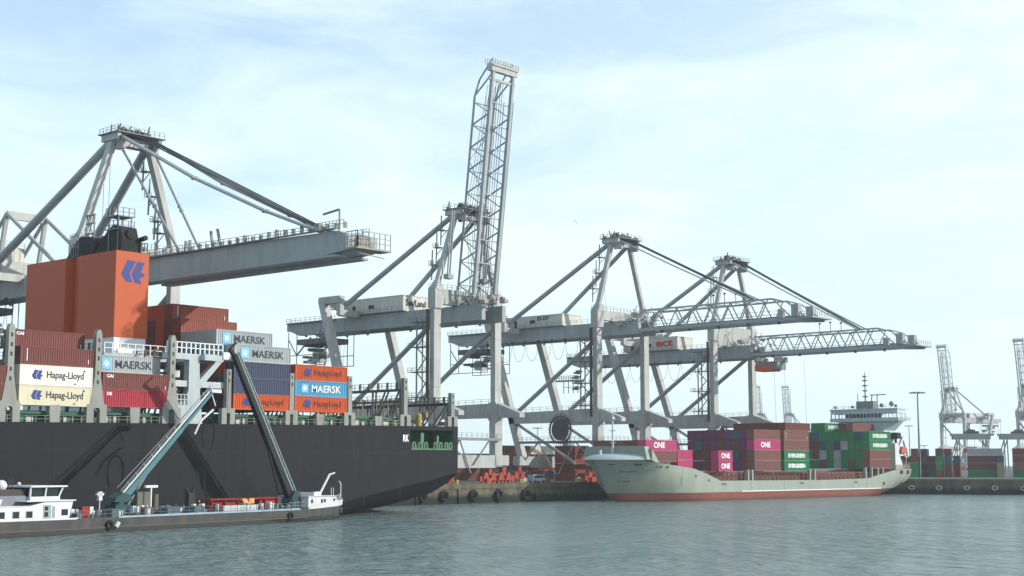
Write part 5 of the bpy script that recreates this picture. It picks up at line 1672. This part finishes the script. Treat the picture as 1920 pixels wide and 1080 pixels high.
# yard gantries on the far quay
def gantry(px, D, label, rz, load):
    x, y = at(px, D); r = empty('yard_gantry_crane', (x, y, QZ), rz); tag(r, label, 'gantry crane', 'yard gantry cranes on the far quay')
    for yy in (-5, 5):
        b = MB(); b.box(-10, 10, yy-.6, yy+.6, 19, 21); b.box(-11, 12, yy-.1, yy+.1, 21, 22.2); b.build('top_beam', GREYM, r)
        for x0 in (-8, 8):
            b = MB(); b.beam((x0*.9, yy, 19), (x0*1.25-3, yy, .6), .6, .6); b.beam((x0*.9, yy, 19), (x0*1.25+3, yy, .6), .6, .6); b.build('leg', GREYM, r)
    b = MB(); b.box(-3.4, 3.8, -5, 5, 21.2, 23.6); b.box(-2, 2, -3, 3, 23.6, 24.6); b.build('trolley', DARK, r)
    if load:
        b = MB(); b.tube((-2, 0, 14.5), (-2, 0, 21), .08, 4); b.tube((2, 0, 14.5), (2, 0, 21), .08, 4); b.box(-3, 3, -1, 1, 14.2, 14.7); b.build('spreader', RED, r)
        container((x-3*cos(rz)-1.2, y-3*sin(rz), QZ+11.4), rz-pi/2, 'red', 'red container hanging from the yard gantry on the far quay', G4, Ln=6.06)
gantry(1816, 830, 'yard gantry crane with a hanging red container, in front of the distant crane', radians(32), True)
gantry(1905, 830, 'yard gantry crane cut by the picture edge, carrying no container', radians(32), False)
# red-orange work boat / trailer by the far quay edge
b = MB(); s0 = qp(18, -6, QZ); b.box(0, 9, -1.2, 1.2, .9, 1.5); b.box(.2, 1.5, -1.2, 1.2, 1.5, 2.2)
for x in (1.2, 2.3, 7, 8): b.tube((x, -1.2, .5), (x, 1.2, .5), .5, 10)
o = b.build('flat_trailer', paint('trailer_orange', (206, 96, 62), .5, .3)); o.location = s0; o.rotation_euler = (0, 0, ang)
tag(o, 'orange flat trailer parked on the far quay beside the green stern', 'trailer')
# spreader hanging over the orange stack
def spreader(x, y, z, label):
    r = empty('spreader', (x, y, z)); tag(r, label, 'spreader')
    b = MB(); b.box(-.8, .8, -5, 5, 0, .5); b.box(-1.0, 1.0, -1.5, 1.5, .5, 1.2); b.build('frame', YEL if False else ORANGE_R, r)
    for yy in (-2.7, 2.7):
        b = MB(); b.tube((-.6, yy, 1.5), (.6, yy, 1.5), .95, 12); b.build('rope_block', DARK, r)
        b = MB()
        for xx in (-.5, .5): b.tube((xx, yy-.7, 1.5), (xx*1.5, yy-.9, 41-z), .05, 4); b.tube((xx, yy+.7, 1.5), (xx*1.5, yy+.9, 41-z), .05, 4)
        b.build('hoist_rope', CABLE, r)
spreader(-286.5, 257.7, 31.6, 'container spreader hanging on ropes just above the orange lettered stack')
# two birds
for i, (px, D, z) in enumerate(((1079, 300, 60.2), (1082, 300, 59.7))):
    x, y = at(px, D); b = MB()
    b.add([(-.5, 0, .15), (0, .12, 0), (0, -.12, 0), (.5, 0, .15), (0, 0, .06)], [(0,2,4), (0,4,1), (3,4,2), (3,1,4)]); b.add([(0,.35,0),(.06,0,.05),(0,-.4,0),(-.06,0,.05),(0,0,-.07)], [(0,1,4),(1,2,4),(2,3,4),(3,0,4),(0,3,2,1)])
    o = b.build('bird', DARK); o.location = (x, y, z); tag(o, 'tiny dark bird gliding in the open sky beside the raised boom', 'bird', 'pair of birds in the sky')

# ------------------------------------------------------------------ a deckhand on the barge
def skin_mesh(name, pts, edges, radii, mat, parent):
    me = bpy.data.meshes.new(name); me.from_pydata(pts, edges, []); me.materials.append(mat)
    o = bpy.data.objects.new(name, me); COL.objects.link(o); o.parent = parent
    md = o.modifiers.new('skin', 'SKIN'); md.use_smooth_shade = True
    for v, r in zip(me.skin_vertices[0].data, radii): v.radius = (r, r); v.use_root = False
    me.skin_vertices[0].data[0].use_root = True
    o.modifiers.new('sub', 'SUBSURF').levels = 1
    return o
def person(loc, rz, label):
    r = empty('person', loc, rz); tag(r, label, 'person')
    P_ = [(0,0,.95),(0,.02,1.15),(0,.03,1.38),(0,.02,1.5),(0,.03,1.62),(0,.04,1.73),
          (.1,0,.9),(.12,.06,.5),(.13,-.02,.08),(.13,.12,.04), (-.1,0,.9),(-.12,-.04,.5),(-.14,-.12,.08),(-.14,.02,.04),
          (.19,.02,1.4),(.26,.05,1.13),(.24,.26,.98),(.23,.34,.97),(.21,.40,.95),(-.19,.02,1.4),(-.27,.02,1.12),(-.26,.12,.88),(-.26,.16,.80),(-.25,.17,.74)]
    E_ = [(0,1),(1,2),(2,3),(3,4),(4,5),(0,6),(6,7),(7,8),(8,9),(0,10),(10,11),(11,12),(12,13),(2,14),(14,15),(15,16),(16,17),(17,18),(2,19),(19,20),(20,21),(21,22),(22,23)]
    R_ = [.13,.12,.14,.055,.085,.08,.09,.065,.05,.05,.09,.065,.05,.05,.06,.045,.035,.035,.02,.06,.045,.035,.035,.02]
    skin_mesh('body', P_, E_, R_, paint('work_trousers', (44, 48, 60), .8, .2), r)
    skin_mesh('vest', [(0,0,1.0),(0,.02,1.18),(0,.03,1.36)], [(0,1),(1,2)], [.16,.155,.18], paint('safety_yellow', (196, 206, 60), .7, .2), r)
    b = MB(); b.ball((0, .03, 1.70), .125, 10, .9); b.build('helmet', WHITE, r)
    b = MB(); b.ball((0, .06, 1.63), .09, 8); b.build('face', paint('skin_tone', (190, 140, 112), .6, .0), r)
ca, sa = cos(BYAW), sin(BYAW)
def bpt(x, s_, z): return (BA[0]+x*ca-s_*sa, BA[1]+x*sa+s_*ca, z)
person(bpt(-1.6, 38.0, 2.02), BYAW-1.0, 'person in yellow vest and white helmet standing on the barge deck by the hose rack')

# ------------------------------------------------------------------ air: thin harbour haze
hm = bpy.data.materials.new('harbour_haze'); hm.use_nodes = True
t = hm.node_tree; t.nodes.clear()
pv = t.nodes.new('ShaderNodeVolumePrincipled'); om = t.nodes.new('ShaderNodeOutputMaterial')
pv.inputs['Color'].default_value = (0.90, 0.96, 1.0, 1)
pv.inputs['Density'].default_value = 0.00016
pv.inputs['Anisotropy'].default_value = 0.2
t.links.new(pv.outputs[0], om.inputs['Volume'])
b = MB(); b.box(-2300, 250, -80, 2600, -6, 125)
hb_ = b.build('haze', hm); tag(hb_, kind='stuff')
